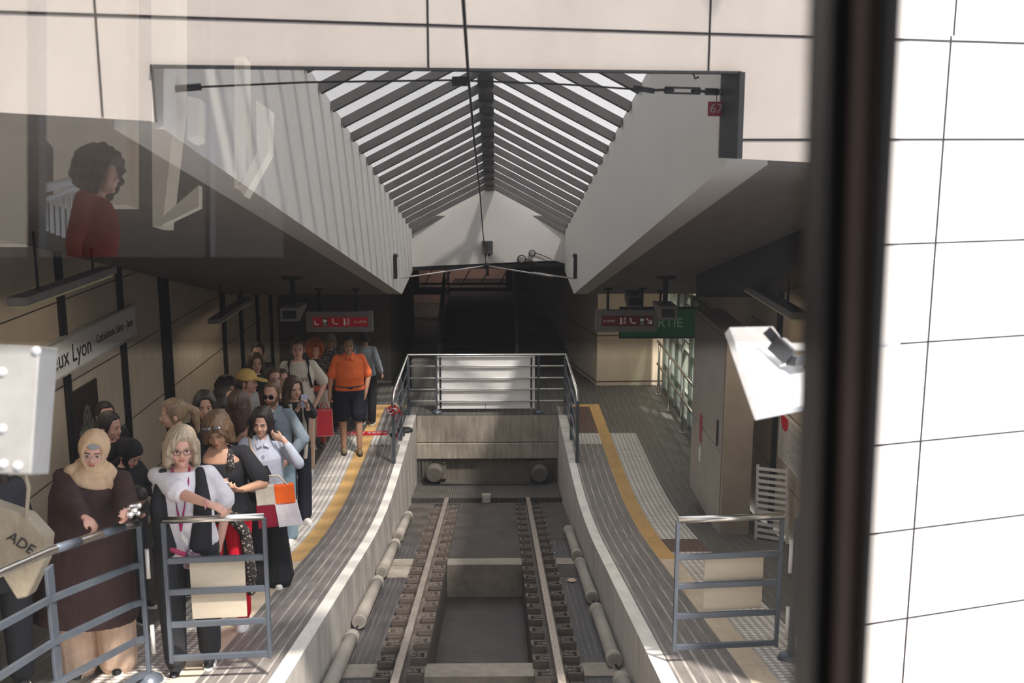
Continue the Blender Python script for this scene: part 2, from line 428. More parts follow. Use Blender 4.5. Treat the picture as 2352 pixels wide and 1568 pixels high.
# canopies and the two deep white beams beside the skylight
BLX, BRX = -1.486, 1.233
HB, HT, HR, XRID = 1.037, 2.33, 3.05, -.105
for nm, X, sg, a0 in (('ceiling_beam_left', BLX, -1, 4.98), ('ceiling_beam_right', BRX, 1, 5.86)):
    bm = BM()
    prism(bm, [S(X, a0-.2, HB), S(X, a0-.2, HT), S(X, 19.1, HT), S(X, 19.1, 1.60), S(X, 16.85, HB)], (sg*.22, 0, 0))
    struct(nm, bm, M_plaster)
bm = BM(); prism(bm, [S(BLX-.22, fa(BLX-.22, HB), HB), S(WL, fa(WL, HB), HB), S(WL, 16.85, HB), S(BLX-.22, 16.85, HB)], NS*.16)
# shallow coffer ribs of the canopy
struct('ceiling_left', bm, M_soffit)
bm = BM(); prism(bm, [S(BRX+.22, fa(BRX+.22, HB), HB), S(WR+.1, fa(WR+.1, HB), HB), S(WR+.1, 16.85, HB), S(BRX+.22, 16.85, HB)], NS*.16)
struct('ceiling_right', bm, M_soffit)
bm = BM(); prism(bm, [S(2.45, 6.6, HB-.001), S(WR+.05, 6.9, HB-.001), S(WR+.05, 13, HB-.001), S(2.45, 13, HB-.001)], NS*-.28)
struct('ceiling_duct', bm, M_dark)
hz = at_y(1000, 613, 18.9).z
bm = BM(); box2(bm, (-6, 19.05, hz), (3.3, 33, hz+.2)); box2(bm, (3.3, 22, hz), (6, 33, hz+.2)); box2(bm, (-6, 16.4, 2.42), (BLX-.22, 19.05, 2.6)); box2(bm, (BRX+.22, 16.4, 2.42), (3.25, 19.05, 2.6))
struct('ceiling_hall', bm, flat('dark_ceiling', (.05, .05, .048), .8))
# outer top of the canopies so that no daylight leaks in
bm = BM(); prism(bm, [S(BLX-.2, fa(BLX, HT), HT+.02), S(-4.6, fa(-4.6, HT), HT+.02), S(-4.6, 19.3, HT+.02), S(BLX-.2, 19.3, HT+.02)], NS*.1)
prism(bm, [S(BRX+.2, fa(BRX+.2, HT), HT+.02), S(3.36, fa(3.36, HT), HT+.02), S(3.36, 19.3, HT+.02), S(BRX+.2, 19.3, HT+.02)], NS*.1)
struct('roof_canopies', bm, M_lgrey)
# gable wall at the end of the skylight
g = [at_y(x, y, 18.95) for x, y in ((938, 525), (1125, 430), (1302, 525), (1302, 606), (1272, 598), (938, 613))]
bm = BM(); prism(bm, g, (0, .2, 0)); struct('wall_gable', bm, M_plaster)
bm = BM(); p0 = at_y(938, 613, 18.95); p1 = at_y(1302, 603, 18.95)
prism(bm, [p0, p1, p1-Vector((0, 0, .06)), p0-Vector((0, 0, .07))], (0, .3, 0)); struct('beam_gable', bm, M_black)

# the wall across the track, with the big opening; its panels run on beyond the window post
def fp(px, py, out=0.0): return at_plane(px, py, q0 - FN*out, FN)
ch = [fp(-260, -500), fp(2900, -500), fp(2900, 2300), fp(1955, 2300), fp(1960, 378), fp(1690, 364), fp(1697, 165), fp(345, 150), fp(355, 282), fp(345, 278), fp(-260, 243)]
bm = BM(); prism(bm, ch, FN*.2)
zs = [fp(2300, y).z for y in (82, 320, 552, 773, 994, 1188, 1385, 1590)]
tk = FN*-.002
def joint(a, b, w_=.012):
    bar(bm, a+tk, b+tk, .004 if abs((b-a).z) < .1 else w_, w_ if abs((b-a).z) < .1 else .004, up=(0, 0, 1) if abs((b-a).z) < .1 else tuple(FN), mi=1)
def at_h(p, z): return Vector((p.x, p.y, z))
joint(at_h(fp(-260, 0), fp(1000, 58).z), at_h(fp(2900, 0), fp(1000, 58).z), .011)
joint(at_h(fp(1700, 300), zs[1]), at_h(fp(2900, 300), zs[1]), .011)
for z in zs[2:]: joint(at_h(fp(1975, 500), z), at_h(fp(2900, 500), z), .008)
for (x, y, ya, yb) in ((224, 100, -500, 268), (983, 100, -500, 156), (1629, 100, -500, 165), (2192, 60, -500, fp(2192, 60).z and 82), (2166, 330, 82, 2300)):
    p = fp(x, y); za = fp(x, ya).z; zb = fp(x, yb).z
    joint(at_h(p, za), at_h(p, zb), .009)
struct('wall_front', bm, [M_facade, M_joint])
# steel edge of the opening
bm = BM(); a, b = fp(1690, 364), fp(1697, 166)
bar(bm, a+FN*.06, b+FN*.06, .03, .2, up=tuple(FN)); bar(bm, fp(345, 152)+FN*.02, fp(1697, 167)+FN*.02, .1, .012, up=(0, 0, 1))
a, b = fp(355, 280), fp(345, 152); bar(bm, a+FN*.12, b+FN*.12, .02, .18, up=tuple(FN))
struct('trim_opening', bm, M_dark)

# glazed roof: ridge, rafters, panes
bm = BM()
prism(bm, [S(XRID-.085, 4.8, HR-.08), S(XRID+.085, 4.8, HR-.08), S(XRID+.085, 19, HR-.08), S(XRID-.085, 19, HR-.08)], NS*.1)
sky = struct('skylight', bm, M_rafter)
sky['label'] = 'glazed ridge roof with close dark rafters over the track'
a = 5.0; k = 0
while a < 19:
    for X, in ((BLX,), (BRX,)):
        bm = BM(); bar(bm, S(XRID, a, HR-.05), S(X, a, HT-.05), .06, .085, up=tuple(NS)); obj('rafter', bm, M_rafter, sky)
    a += .66; k += 1
for X in (BLX, BRX):
    bm = BM(); sg = 1 if X > 0 else -1
    prism(bm, [S(XRID, 4.8, HR+.03), S(X+sg*.1, 4.8, HT+.01), S(X+sg*.1, 19.1, HT+.01), S(XRID, 19.1, HR+.03)], NS*.01)
    obj('pane', bm, M_pane, sky)

# far hall: steps, dark side walls, a lit strip of wall beyond
bm = BM()
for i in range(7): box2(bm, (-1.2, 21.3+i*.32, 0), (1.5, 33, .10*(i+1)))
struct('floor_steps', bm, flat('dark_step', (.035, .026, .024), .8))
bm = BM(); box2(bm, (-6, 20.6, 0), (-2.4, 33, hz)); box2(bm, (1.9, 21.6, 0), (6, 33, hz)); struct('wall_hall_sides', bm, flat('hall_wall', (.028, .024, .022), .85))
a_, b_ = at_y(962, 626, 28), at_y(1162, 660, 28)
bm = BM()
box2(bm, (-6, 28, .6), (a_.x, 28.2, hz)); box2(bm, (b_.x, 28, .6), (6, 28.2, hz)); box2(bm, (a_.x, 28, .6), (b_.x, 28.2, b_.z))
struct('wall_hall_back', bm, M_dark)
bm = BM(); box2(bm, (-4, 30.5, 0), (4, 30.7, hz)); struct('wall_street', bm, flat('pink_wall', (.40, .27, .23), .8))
ld = bpy.data.lights.new('hall_daylight_fill', 'AREA'); lo = bpy.data.objects.new('hall_daylight_fill', ld); C.objects.link(lo)
ld.energy = 70; ld.size = 1.5; ld.color = (1, .85, .75); lo.location = (-.8, 29.3, hz-.1); lo.rotation_euler = (R(25), 0, 0)  # area light added in place of daylight on the wall beyond
tag(lo, 'added light standing in for daylight behind the hall', 'lamp')
bm = BM()
for k in range(5):
    xa = a_.x+.1+k*.5; bar(bm, (xa, 28.3, b_.z), (xa+.25, 28.3, b_.z+.45), .03, .03)
bar(bm, (a_.x, 28.3, b_.z+.06), (b_.x, 28.3, b_.z+.06), .04, .06)
struct('trim_hall_lattice', bm, M_dark)
# ================================================================ THINGS
V = Vector
# ---- rails with their clamps
clamp_me = {}
def clamp_mesh():
    bm = BM()
    box(bm, (0, 0, .015), (.13, .17, .03))
    for s in (-1, 1): box(bm, (0, s*.075, .045), (.13, .03, .045))
    box(bm, (.055, 0, .05), (.025, .15, .05)); box(bm, (-.045, 0, .035), (.05, .09, .02))
    tube(bm, [(-.01, 0, .02), (-.01, 0, .075)], .017, 6); tube(bm, [(-.01, 0, .05), (-.01, 0, .062)], .028, 6)
    box(bm, (-.05, 0, .06), (.035, .06, .018))
    return bm
def make_rail(x, label):
    rt = empty('rail_track', label, 'rail', (x, 3, LZ(3)), group='the pair of rails in the pit')
    y0, y1 = 2.6, 16.15
    bm = BM(); up = V((0, math.sin(math.atan(.178)), math.cos(math.atan(.178))))
    P = lambda y, dz: V((x, y, LZ(y)+dz))
    bar(bm, P(y0, .115), P(y1+.2, .115), .066, .035, up=tuple(up)); obj('rail_head', bm, M_rail, rt, bevel=.006)
    bm = BM(); bar(bm, P(y0, .06), P(y1+.2, .06), .022, .09, up=tuple(up)); bar(bm, P(y0, .008), P(y1, .008), .15, .02, up=tuple(up))
    obj('rail_web', bm, M_rust, rt)
    bm = BM()
    for s in (-1, 1):
        bar(bm, P(y0, -.002)+V((s*.14, 0, 0)), P(y1, -.002)+V((s*.14, 0, 0)), .10, .03, up=tuple(up))
    obj('base_plate', bm, M_rust, rt)
    rot = Matrix.Rotation(-math.atan(.178), 4, 'X'); n = 0; src = None
    y = 3.4
    while y < 16.1:
        for s in (-1, 1):
            m = Matrix.Translation(P(y+(.1 if s > 0 else 0), .012)+V((s*.135, 0, 0))) @ rot @ Matrix.Diagonal((s, 1, 1, 1))
            if src is None:
                src = obj('rail_clamp', clamp_mesh(), M_rust, rt); o = src
            else:
                o = src.copy(); C.objects.link(o)
            o.matrix_basis = m
        y += .41
    return rt
make_rail(-.797, 'worn steel rail on the side of the crowded platform')
make_rail(.503, 'worn steel rail on the side of the empty platform')
bm = BM()
for x in (-.797, .503):
    box2(bm, (x-.2, 16.14, LZ(16.2)-.05), (x-.045, 16.3, LZ(16.2)+.012)); box2(bm, (x+.045, 16.14, LZ(16.2)-.05), (x+.2, 16.3, LZ(16.2)+.012))
struct('trim_slot_shade', bm, M_black)  # solid black boxes: the darkness of the rail notches put in as colour

# ---- tubular lamps along the foot of the pit walls
def tube_lamp(x, y0, ln, label, group):
    e = empty('tube_lamp', label, 'lamp', (x, y0, LZ(y0)), group=group)
    P = lambda y, dz=.075: V((x, y, LZ(y)+dz))
    bm = BM(); tube(bm, [P(y0+.1), P(y0+ln-.1)], .062, 14); obj('tube', bm, M_lamp, e)
    for a, b in ((y0, y0+.12), (y0+ln-.12, y0+ln)):
        bm = BM(); tube(bm, [P(a), P(a+.012), P(b-.012), P(b)], [.062, .07, .07, .062], 16)
        tube(bm, [P(a)-V((0, .006, 0)), P(a)], .04, 12); obj('end_cap', bm, M_lamp, e)
    for f in (.25, .75):
        bm = BM(); yy = y0+ln*f; bar(bm, P(yy, .0), P(yy, .075), .09, .04, up=(0, 1, 0)); obj('bracket', bm, M_rust, e)
    s = 1 if x > 0 else -1
    bm = BM(); tube(bm, [P(y0+.02, .05), P(y0-.06, .02)+V((s*.03, 0, 0)), P(y0-.18, .03)+V((s*.05, 0, 0)), P(y0-.3, .08)], .009, 6); obj('cable', bm, M_ink, e)
    return e
wl = ['nearest the camera', 'second from the camera', 'third from the camera', 'fourth from the camera', 'farthest of all', 'last']
for k, y in enumerate((5.4, 7.4, 9.45, 11.45, 13.45)):
    tube_lamp(-1.31, y, 1.62, 'tube lamp at foot of the crowded side pit wall, '+wl[k], 'tube lamps under the crowded platform')
for k, y in enumerate((6.2, 8.25, 10.28, 12.27)):
    tube_lamp(.985, y, 1.62, 'tube lamp at foot of the empty side pit wall, '+wl[k], 'tube lamps under the empty platform')

# ---- buffers and the little box on the end apron
def buffer(px, label):
    p = at_y(px, 1085, YEND-.05)
    e = empty('buffer', label, 'buffer', (p.x, YEND+.1, p.z), group='buffers on the pit end wall')
    bm = BM(); box2(bm, (p.x-.2, YEND+.05, p.z-.15), (p.x+.2, YEND+.1, p.z+.19)); 
    for a in (-1, 1):
        for b in (-1, 1): tube(bm, [(p.x+a*.17, YEND+.02, p.z+.02+b*.14), (p.x+a*.17, YEND+.05, p.z+.02+b*.14)], .016, 8)
    obj('mounting_plate', bm, M_buf, e)
    bm = BM(); tube(bm, [(p.x, YEND+.06, p.z), (p.x, YEND-.12, p.z), (p.x, YEND-.17, p.z), (p.x, YEND-.19, p.z)], [.155, .155, .145, .12], 24); obj('buffer_head', bm, flat('grimy_rubber', (.13, .115, .10), .7, bmp=.2), e)
buffer(998, 'round grey buffer on the end wall, towards the waiting people')
buffer(1239, 'round grey buffer on the end wall, towards the empty platform')
p = at_y(1117, 1158, 16.5)
e = empty('junction_box', 'small grey box standing at the end of the track bed', 'box', (p.x, 16.5, LZ(16.5)))
bm = BM(); box(bm, (p.x, 16.52, LZ(16.5)+.07), (.15, .12, .16)); obj('case', bm, M_lamp, e, bevel=.01)
bm = BM(); box(bm, (p.x, 16.452, LZ(16.5)+.08), (.11, .012, .10)); obj('lid', bm, M_lgrey, e, bevel=.004)

# ---- litter on the track bed
def lz_at(px, py):
    d = ray(px, py); lo, hi = 2., 20.
    for _ in range(50):
        m = (lo+hi)/2
        if CZ+d.z*m/d.y > LZ(m): lo = m
        else: hi = m
    return EYE+d*(lo/d.y)
def litter(px, py, n, mat, label, nm, w_=.09, l_=.05, s=3):
    p = lz_at(px, py); bm = BM(); random.seed(s)
    ring = []
    for k in range(7):
        a = 2*PI*k/7; ring.append(p+V((math.cos(a)*w_*random.uniform(.6, 1.1), math.sin(a)*l_*random.uniform(.7, 1.2), .012+random.uniform(0, .02))))
    prism(bm, ring, (0, 0, .004)); tag(obj(nm, bm, mat), label, 'litter')
litter(1312, 1336, 1, flat('dry_leaf', (.6, .42, .3), .8), 'crumpled dry leaf lying on the ribbed track bed', 'dead_leaf', .06, .05, 2)
litter(941, 1330, 1, flat('mint_paper', (.5, .72, .6), .7), 'thin green paper scrap beside the rail, the smaller one', 'paper_scrap', .05, .015, 4)
litter(951, 1333, 1, flat('mint_paper2', (.45, .7, .6), .7), 'thin green paper scrap touching the rail clamps', 'paper_scrap', .05, .018, 5)
litter(858, 1355, 1, flat('red_paper', (.45, .12, .09), .7), 'red torn packet stuck by a tube lamp', 'paper_scrap', .035, .05, 6)
litter(1270, 1272, 1, flat('mint_paper3', (.5, .7, .6), .7), 'pale scrap of paper near the far cross beam', 'paper_scrap', .04, .015, 8)

# ---- railing round the end of the pit
RZ = 1.03
def post(parent, x, y, z0, z1, wx=.05, wy=.05, taper=0, foot=True, mat=None):
    bm = BM(); bar(bm, (x, y, z0), (x, y, z1), wx, wy, up=(0, 1, 0)); o = obj('post', bm, mat or M_steelg, parent, bevel=.004)
    if foot:
        bm = BM(); tube(bm, [(x, y, z0), (x, y, z0+.02), (x, y, z0+.06)], [.09, .085, .03], 16); obj('foot', bm, mat or M_steelg, o)
    return o
e = empty('railing', 'long steel railing around the end of the track pit', 'railing', (-.15, 18, 0))
xa, xb, yc = -1.53, 1.21, 18.02
bm = BM()
tube(bm, [(xa+.02, 15.15, RZ-.12), (xa+.02, 15.3, RZ), (xa, yc, RZ), (xb, yc, RZ), (xb-.02, 15.3, RZ), (xb-.02, 15.15, RZ-.12)], .024, 12)
obj('handrail', bm, M_steel, e)
for h in (.83, .62, .42, .21):
    bm = BM(); tube(bm, [(xa, yc, h), (xb, yc, h)], .014, 8); obj('crossbar', bm, M_lgrey, e)
    for x in (xa+.03, xb-.03):
        bm = BM(); tube(bm, [(x, 15.2, h), (x, yc, h)], .014, 8); obj('crossbar', bm, M_steelg, e)
for x in (at_y(1003, 900, yc).x, at_y(1237, 900, yc).x): post(e, x, yc, 0, RZ-.02, .03, .03)
for x in (xa, xb):
    for y in (15.15, 16.35, 17.9):
        post(e, x+(.02 if x < 0 else -.02), y, 0, RZ-(.1 if y < 15.3 else .02), .045, .09, foot=False)
p0, p1 = at_y(1003, 818, yc+.05), at_y(1228, 937, yc+.05)
b = empty('blank_board', 'large blank white board fixed behind the end railing', 'board', ((p0.x+p1.x)/2, yc+.05, .1))
xm = p0.x+(p1.x-p0.x)*.495
bm = BM(); box2(bm, (p0.x, yc+.03, p1.z), (p1.x, yc+.055, p0.z-.005)); obj('panel', bm, M_white, b)
bm = BM(); box2(bm, (xm-.003, yc+.025, p1.z), (xm+.003, yc+.032, p1.z+.09)); obj('joint', bm, M_ink, b)
for x in (p0.x+.06, p1.x-.06):
    bm = BM(); box2(bm, (x-.015, yc+.018, p1.z+.02), (x+.015, yc+.032, p0.z-.02)); obj('fixing_strip', bm, M_dark, b)
# red and white barrier tape tied on the railing
def tape(name, pts, w_, label, red=True):
    m = MATS.get('barrier_tape')
    if m is None:
        m, t, bs = nt('barrier_tape'); v = coords(t); sx = t.nodes.new('ShaderNodeSeparateXYZ'); L(t, v, sx.inputs[0])
        f = mth(t, 'FRACT', mth(t, 'MULTIPLY', mth(t, 'ADD', mth(t, 'ADD', sx.outputs[0], sx.outputs[1]), sx.outputs[2]), 7))
        L(t, mix(t, mth(t, 'LESS_THAN', f, .22), (.65, .02, .03), (.85, .82, .8)), bs.inputs['Base Color']); bs.inputs['Roughness'].default_value = .4
    bm = BM()
    for a, b_ in zip(pts, pts[1:]): bar(bm, a, b_, w_, .004, up=(1, 0, .3))
    return tag(obj(name, bm, m), label, 'tape')
tape('barrier_tape', [V((xa-.03, 15.9, .95)), V((xa-.045, 15.7, .6)), V((xa-.03, 16.35, .35)), V((xa-.045, 16.3, .05))], .07, 'red and white tape strung down the railing beside orange shirt man')
tape('barrier_tape', [V((xa-.02, 16.5, .97)), V((xa-.04, 16.5, .5)), V((xa-.02, 16.6, .1))], .05, 'red tape strip hanging farther along the same railing')
p = at_y(903, 940, 15.12); bm = BM(); random.seed(4)
for k in range(26):
    c = V([random.gauss(0, .035) for _ in range(3)]); q = [p + c + V((math.cos(a+k)*.045, -.03+math.sin(k)*.02, math.sin(a+k)*.05)) for a in (0, .8, 1.6, 2.4, 3.2)]
    tube(bm, q, .007, 5, mi=0 if k % 3 else 1)
tag(obj('tape_knot', bm, [M_red, M_signw]), 'crumpled red and white tape knot on near railing post', 'tape')
# black rubber bases with short stub beside that post
for (px, py, r, lab) in ((913, 996, .12, 'black rubber barrier base by the railing post, nearer one'), (930, 986, .13, 'black rubber barrier base lying behind the nearer one')):
    p = at_plat(px, py+4); bm = BM()
    tube(bm, [p, p+V((0, 0, .03)), p+V((0, 0, .05)), p+V((0, 0, .06))], [r, r, r*.8, .03], 24)
    tag(obj('rubber_base', bm, flat('black_rubber', (.02, .02, .02), .6)), lab, 'base', 'rubber bases by the railing')
# red floor strip with white writing
e = empty('floor_sticker', 'red floor strip with white lettering across the studded tiles', 'sticker', (-1.95, 16.75, 0))
bm = BM(); a, b_ = at_plat(797, 996), at_plat(893, 989)
a.y = 16.62; b_.y = 16.82; box2(bm, (a.x-.05, 16.62, .001), (b_.x, 16.84, .006)); obj('strip', bm, M_red, e)
text('lettering', 'DERRIERE LA LIGNE', .10, basis((a.x/2+b_.x/2-.02, 16.76, .0075), (-1, 0, 0), (0, -1, 0)), M_signw, e, width=1.15)
text('lettering', 'MERCI', .07, basis((a.x/2+b_.x/2-.25, 16.675, .0075), (-1, 0, 0), (0, -1, 0)), M_signw, e, width=.3)

# ---- swing gates across the near ends of both platforms
def gate(nm, A, B, zb, h, label, board, mat):
    """A hinge side, B free side (x, y); bars between two uprights"""
    e = empty(nm, label, 'gate', (A[0], A[1], zb))
    a, b = V((A[0], A[1], zb)), V((B[0], B[1], zb)); up = V((0, 0, 1))
    bm = BM(); tube(bm, [a+up*h, b+up*h], .023, 12); obj('top_rail', bm, M_steel, e)
    for f in (.72, .50, .27, .03):
        bm = BM(); bar(bm, a+up*h*f, b+up*h*f, .022, .042); obj('crossbar', bm, mat, e, bevel=.005)
    for q in (a, b):
        bm = BM(); bar(bm, q+up*.0, q+up*(h-.01), .026, .036, up=(0, 1, 0)); obj('upright', bm, mat, e, bevel=.004)
    if board:
        f0, f1 = board; c0, c1 = a.lerp(b, f0), a.lerp(b, f1); n = V((0, .03, 0))
        bm = BM(); prism(bm, [c0+n+up*h*.29, c1+n+up*h*.29, c1+n+up*h*.715, c0+n+up*h*.715], (0, .012, 0)); obj('board', bm, M_wood, e)['label'] = 'pale scuffed board'
    return e
g0 = at_y(374, 1195, 6.50); g1 = at_y(606, 1180, 6.56)
gate('swing_gate', (g0.x, 6.5), (g1.x, 6.56), plat(6.5)+.13, g0.z-plat(6.5)-.13, 'grey steel swing gate with pale board before the blonde woman', (.22, .77), M_steelg)
g2 = at_y(1797, 1185, 6.86); g3 = at_y(1557, 1208, 6.80)
gate('swing_gate', (g2.x, 6.86), (g3.x, 6.80), plat(6.86)+.10, g2.z-plat(6.86)-.10, 'grey steel swing gate with pale board on the empty platform', (.15, .72), M_steelg)
# railing on the left, with the bend, coming back towards the car
e = empty('railing', 'steel railing the woman in the headscarf leans on', 'railing', (-2.3, 6.5, plat(6.5)))
hx, hy = -2.29, 6.5; kx = at_y(290, 1210, 6.42).x
def rail_line(f):
    pts = [V((hx, hy, plat(hy)+1.09*f)), V((kx, 6.42, plat(6.42)+1.09*f))]
    for y in (5.6, 4.9, 3.2): pts.append(V((-2.49-.03*(5.6-y), y, plat(y)+1.09*f)))
    return pts
bm = BM(); tube(bm, rail_line(1.0), .026, 14); obj('handrail', bm, M_steel, e)
q = rail_line(1.0)
for t0, t1 in ((.05, .35), (.62, .9)):
    bm = BM(); tube(bm, [q[1].lerp(q[2], t0), q[1].lerp(q[2], t1)], .0275, 14); obj('grip_sleeve', bm, M_steelg, e)
for f in (.745, .51, .28, .05):
    bm = BM(); pts = rail_line(f)
    for a, b in zip(pts, pts[1:]): bar(bm, a, b, .026, .036)
    obj('crossbar', bm, M_steelg, e)
y_ = 5.62; post(e, -2.49, y_, plat(y_), plat(y_)+1.0, .02, .09)
post(e, hx+.005, hy, plat(hy), plat(hy)+1.1, .03, .03)
post(e, -2.52, 4.5, plat(4.5), plat(4.5)+1.05, .02, .09)
for f0, f1 in ((.66, .84), (.18, .36)):
    bm = BM(); tube(bm, [V((hx+.045, hy, plat(hy)+1.09*f0)), V((hx+.045, hy, plat(hy)+1.09*f1))], .014, 10); obj('hinge', bm, M_lgrey, e)
# right counterpart behind the window post
e = empty('railing', 'grey railing and post at the window post, empty platform', 'railing', (2.03, 6.87, plat(6.87)))
rx = 2.05
bm = BM(); z0 = plat(6.87); tube(bm, [V((rx, 6.87, z0+.9)), V((rx, 6.87, z0+1.02)), V((rx+.06, 6.87, z0+1.05)), V((rx+1.0, 6.87, z0+1.05))], .024, 12); obj('handrail', bm, M_steelg, e)
for f in (.74, .5, .28, .05):
    bm = BM(); bar(bm, (rx, 6.87, z0+1.05*f), (rx+1, 6.87, z0+1.05*f), .02, .036); obj('crossbar', bm, M_steelg, e)
post(e, rx, 6.87, z0, z0+1.0, .03, .07)
for f0, f1 in ((.62, .84), (.18, .38)):
    bm = BM(); tube(bm, [V((rx-.04, 6.85, z0+1.05*f0)), V((rx-.04, 6.85, z0+1.05*f1))], .014, 10); obj('hinge', bm, M_signw, e)

# ---- hanging signs, screens and housings under the canopies
def ceil_z(y): return CZ + HB/math.cos(PHI) - math.tan(PHI)*y
def hang_sign(px0, py0, px1, py1, Y, label, kind):
    a, b = at_y(px0, py0, Y), at_y(px1, py1, Y)
    e = empty('hanging_sign', label, 'sign', ((a.x+b.x)/2, Y, b.z))
    bm = BM(); box2(bm, (a.x, Y, b.z), (b.x, Y+.09, a.z)); obj('case', bm, M_grey if kind != 'exit' else M_dark, e, bevel=.008)
    xs = [(a.x*.8+b.x*.2), (a.x*.25+b.x*.75)] if kind != 'exit' else [a.x*.5+b.x*.5]
    for x in xs:
        bm = BM(); tube(bm, [(x, Y+.045, a.z-.01), (x, Y+.045, ceil_z(Y)+.0)], .02, 10); tube(bm, [(x, Y+.045, ceil_z(Y)-.03), (x, Y+.045, ceil_z(Y)+.01)], .06, 12); obj('hanger', bm, M_dark, e)
    return e, a, b
def alarm(px, Y, label, flip, mat, sg):
    e, a, b = hang_sign(px[0], px[1], px[2], px[3], Y, label, 'alarm')
    w_ = b.x-a.x; h = a.z-b.z; zc = (a.z+b.z)/2
    x0, x1 = (a.x+w_*.10, b.x-w_*.07); y = Y-.002
    pn = obj('red_panel', (lambda m: (box2(m, (x0, Y-.002, zc-h*.24), (x1, Y+.01, zc+h*.24)), m)[1])(BM()), mat, e)
    f = lambda t: x0+(x1-x0)*(t if not flip else 1-t)
    hh = h*.34
    B = lambda p: basis(p, (1, 0, 0), (0, 0, 1))
    text('lettering', 'ALARME', hh*.75, B((f(.855), y-.002, zc)), M_pict, e, width=(x1-x0)*.23)
    # arrow
    bm = BM(); c = V((f(.085), y-.003, zc)); s = -1 if not flip else 1
    bar(bm, c+V((-s*.04, 0, .04)), c+V((s*.03, 0, -.03)), .004, .018, up=(1, 0, 1)); bar(bm, c+V((s*.035, 0, -.04)), c+V((s*.035, 0, .02)), .004, .016, up=(1, 0, 0)); bar(bm, c+V((s*.04, 0, -.035)), c+V((-s*.02, 0, -.035)), .004, .016, up=(0, 0, 1))
    obj('arrow', bm, M_pict, e)
    # heart with a flash, on green
    bm = BM(); c = V((f(.22), y-.001, zc)); box(bm, c, (.075, .004, .12), mi=0)
    for s_ in (-1, 1): ball(bm, c+V((s_*.014, -.003, .02)), (.019, .003, .018), mi=1)
    prism(bm, [c+V((-.03, -.005, .013)), c+V((.03, -.005, .013)), c+V((0, -.005, -.022))], (0, -.002, 0), mi=1)
    for k in range(3): box(bm, c+V((-.02+.02*k, -.004, -.042)), (.012, .003, .014), mi=1)
    obj('heart_symbol', bm, [flat('aed_green', (.03, .13, .06), .5), M_pict], e)
    # telephone receiver
    bm = BM(); c = V((f(.40), y-.004, zc)); tube(bm, [c+V((math.cos(t)*.042+.012, 0, math.sin(t)*.042+.012)) for t in [PI*.95+k*PI*.65/8 for k in range(9)]], .009, 6)
    ball(bm, c+V((-.03, 0, .033)), (.014, .006, .016)); ball(bm, c+V((.028, 0, -.03)), (.016, .006, .013)); obj('telephone_symbol', bm, M_pict, e)
    # extinguisher and flames
    bm = BM(); c = V((f(.60), y-.003, zc)); box(bm, c+V((-.018, 0, -.01)), (.028, .004, .075)); box(bm, c+V((-.018, 0, .038)), (.018, .004, .02)); box(bm, c+V((-.03, 0, .048)), (.03, .004, .008))
    for k in range(4): tube(bm, [c+V((.018, 0, -.04+k*.024)), c+V((.034, 0, -.03+k*.024)), c+V((.05, 0, -.022+k*.026))], .006, 5)
    obj('extinguisher_symbol', bm, M_pict, e)
alarm((702, 716, 857, 762), 15.3, 'lit red ALARME sign hanging over the waiting crowd', False, M_redsign, 1)
alarm((1368, 712, 1510, 762), 15.3, 'dim red ALARME sign hanging over the empty platform', True, M_redsignd, 1)
e, a, b = hang_sign(1424, 706, 1609, 777, 15.9, 'green SORTIE exit sign behind the dim alarm sign', 'exit')
bm = BM(); box2(bm, (a.x+.02, 15.89, b.z+.03), (b.x-.02, 15.9, a.z-.03)); obj('green_panel', bm, M_green, e)
text('lettering', 'SORTIE', .17, basis(V(((a.x+b.x)/2+.02, 15.886, (a.z+b.z)/2)), (1, 0, 0), (0, 0, 1)), flat('sign_letter_pale', (.55, .65, .5), .5, emis=(.5, .6, .45), emis_s=.12), e, width=.62)
def screen(px0, py0, px1, py1, Y, label, depth=.55, pole_dx=.0):
    a, b = at_y(px0, py0, Y), at_y(px1, py1, Y)
    e = empty('monitor_housing', label, 'monitor', ((a.x+b.x)/2, Y, b.z), group='monitors under the canopies')
    bm = BM(); prism(bm, [(a.x, Y, b.z), (b.x, Y, b.z), (b.x, Y, a.z), (a.x, Y, a.z)], (.0, .01, 0))
    v = [V(q) for q in ((a.x, Y, b.z), (b.x, Y, b.z), (b.x, Y, a.z), (a.x, Y, a.z))]
    w_ = [V((q.x+(.0 if q.x < (a.x+b.x)/2 else .0), Y+depth, (q.z if q.z > (a.z+b.z)/2 else q.z+.12)-.02)) for q in v]
    bm.free(); bm = BM(); A = [bm.verts.new(q) for q in v]; B_ = [bm.verts.new(q) for q in w_]
    bm.faces.new(A); bm.faces.new(B_)
    for i in range(4): bm.faces.new((A[i], A[(i+1) % 4], B_[(i+1) % 4], B_[i]))
    obj('case', bm, flat('housing_grey', (.30, .29, .28), .5), e, bevel=.008)
    bm = BM(); m = .035; box2(bm, (a.x+m, Y-.006, b.z+m), (b.x-m, Y+.004, a.z-m)); obj('screen', bm, flat('dark_screen', (.02, .025, .024), .15), e)
    x = (a.x+b.x)/2+pole_dx; bm = BM(); tube(bm, [(x, Y+depth/2, a.z-.05), (x, Y+depth/2, ceil_z(Y+depth/2)+.02)], .035, 12); tube(bm, [(x, Y+depth/2, ceil_z(Y+depth/2)-.02), (x, Y+depth/2, ceil_z(Y+depth/2)+.02)], .13, 16)
    obj('hanger', bm, M_dark, e)
screen(642, 707, 688, 738, 13.0, 'grey monitor housing on pole above the white shirted traveller')
screen(1514, 703, 1556, 735, 13.0, 'grey monitor housing on pole in front of the exit sign')
screen(1440, 678, 1478, 706, 15.8, 'small dark monitor housing between pole and dim alarm sign', .3)

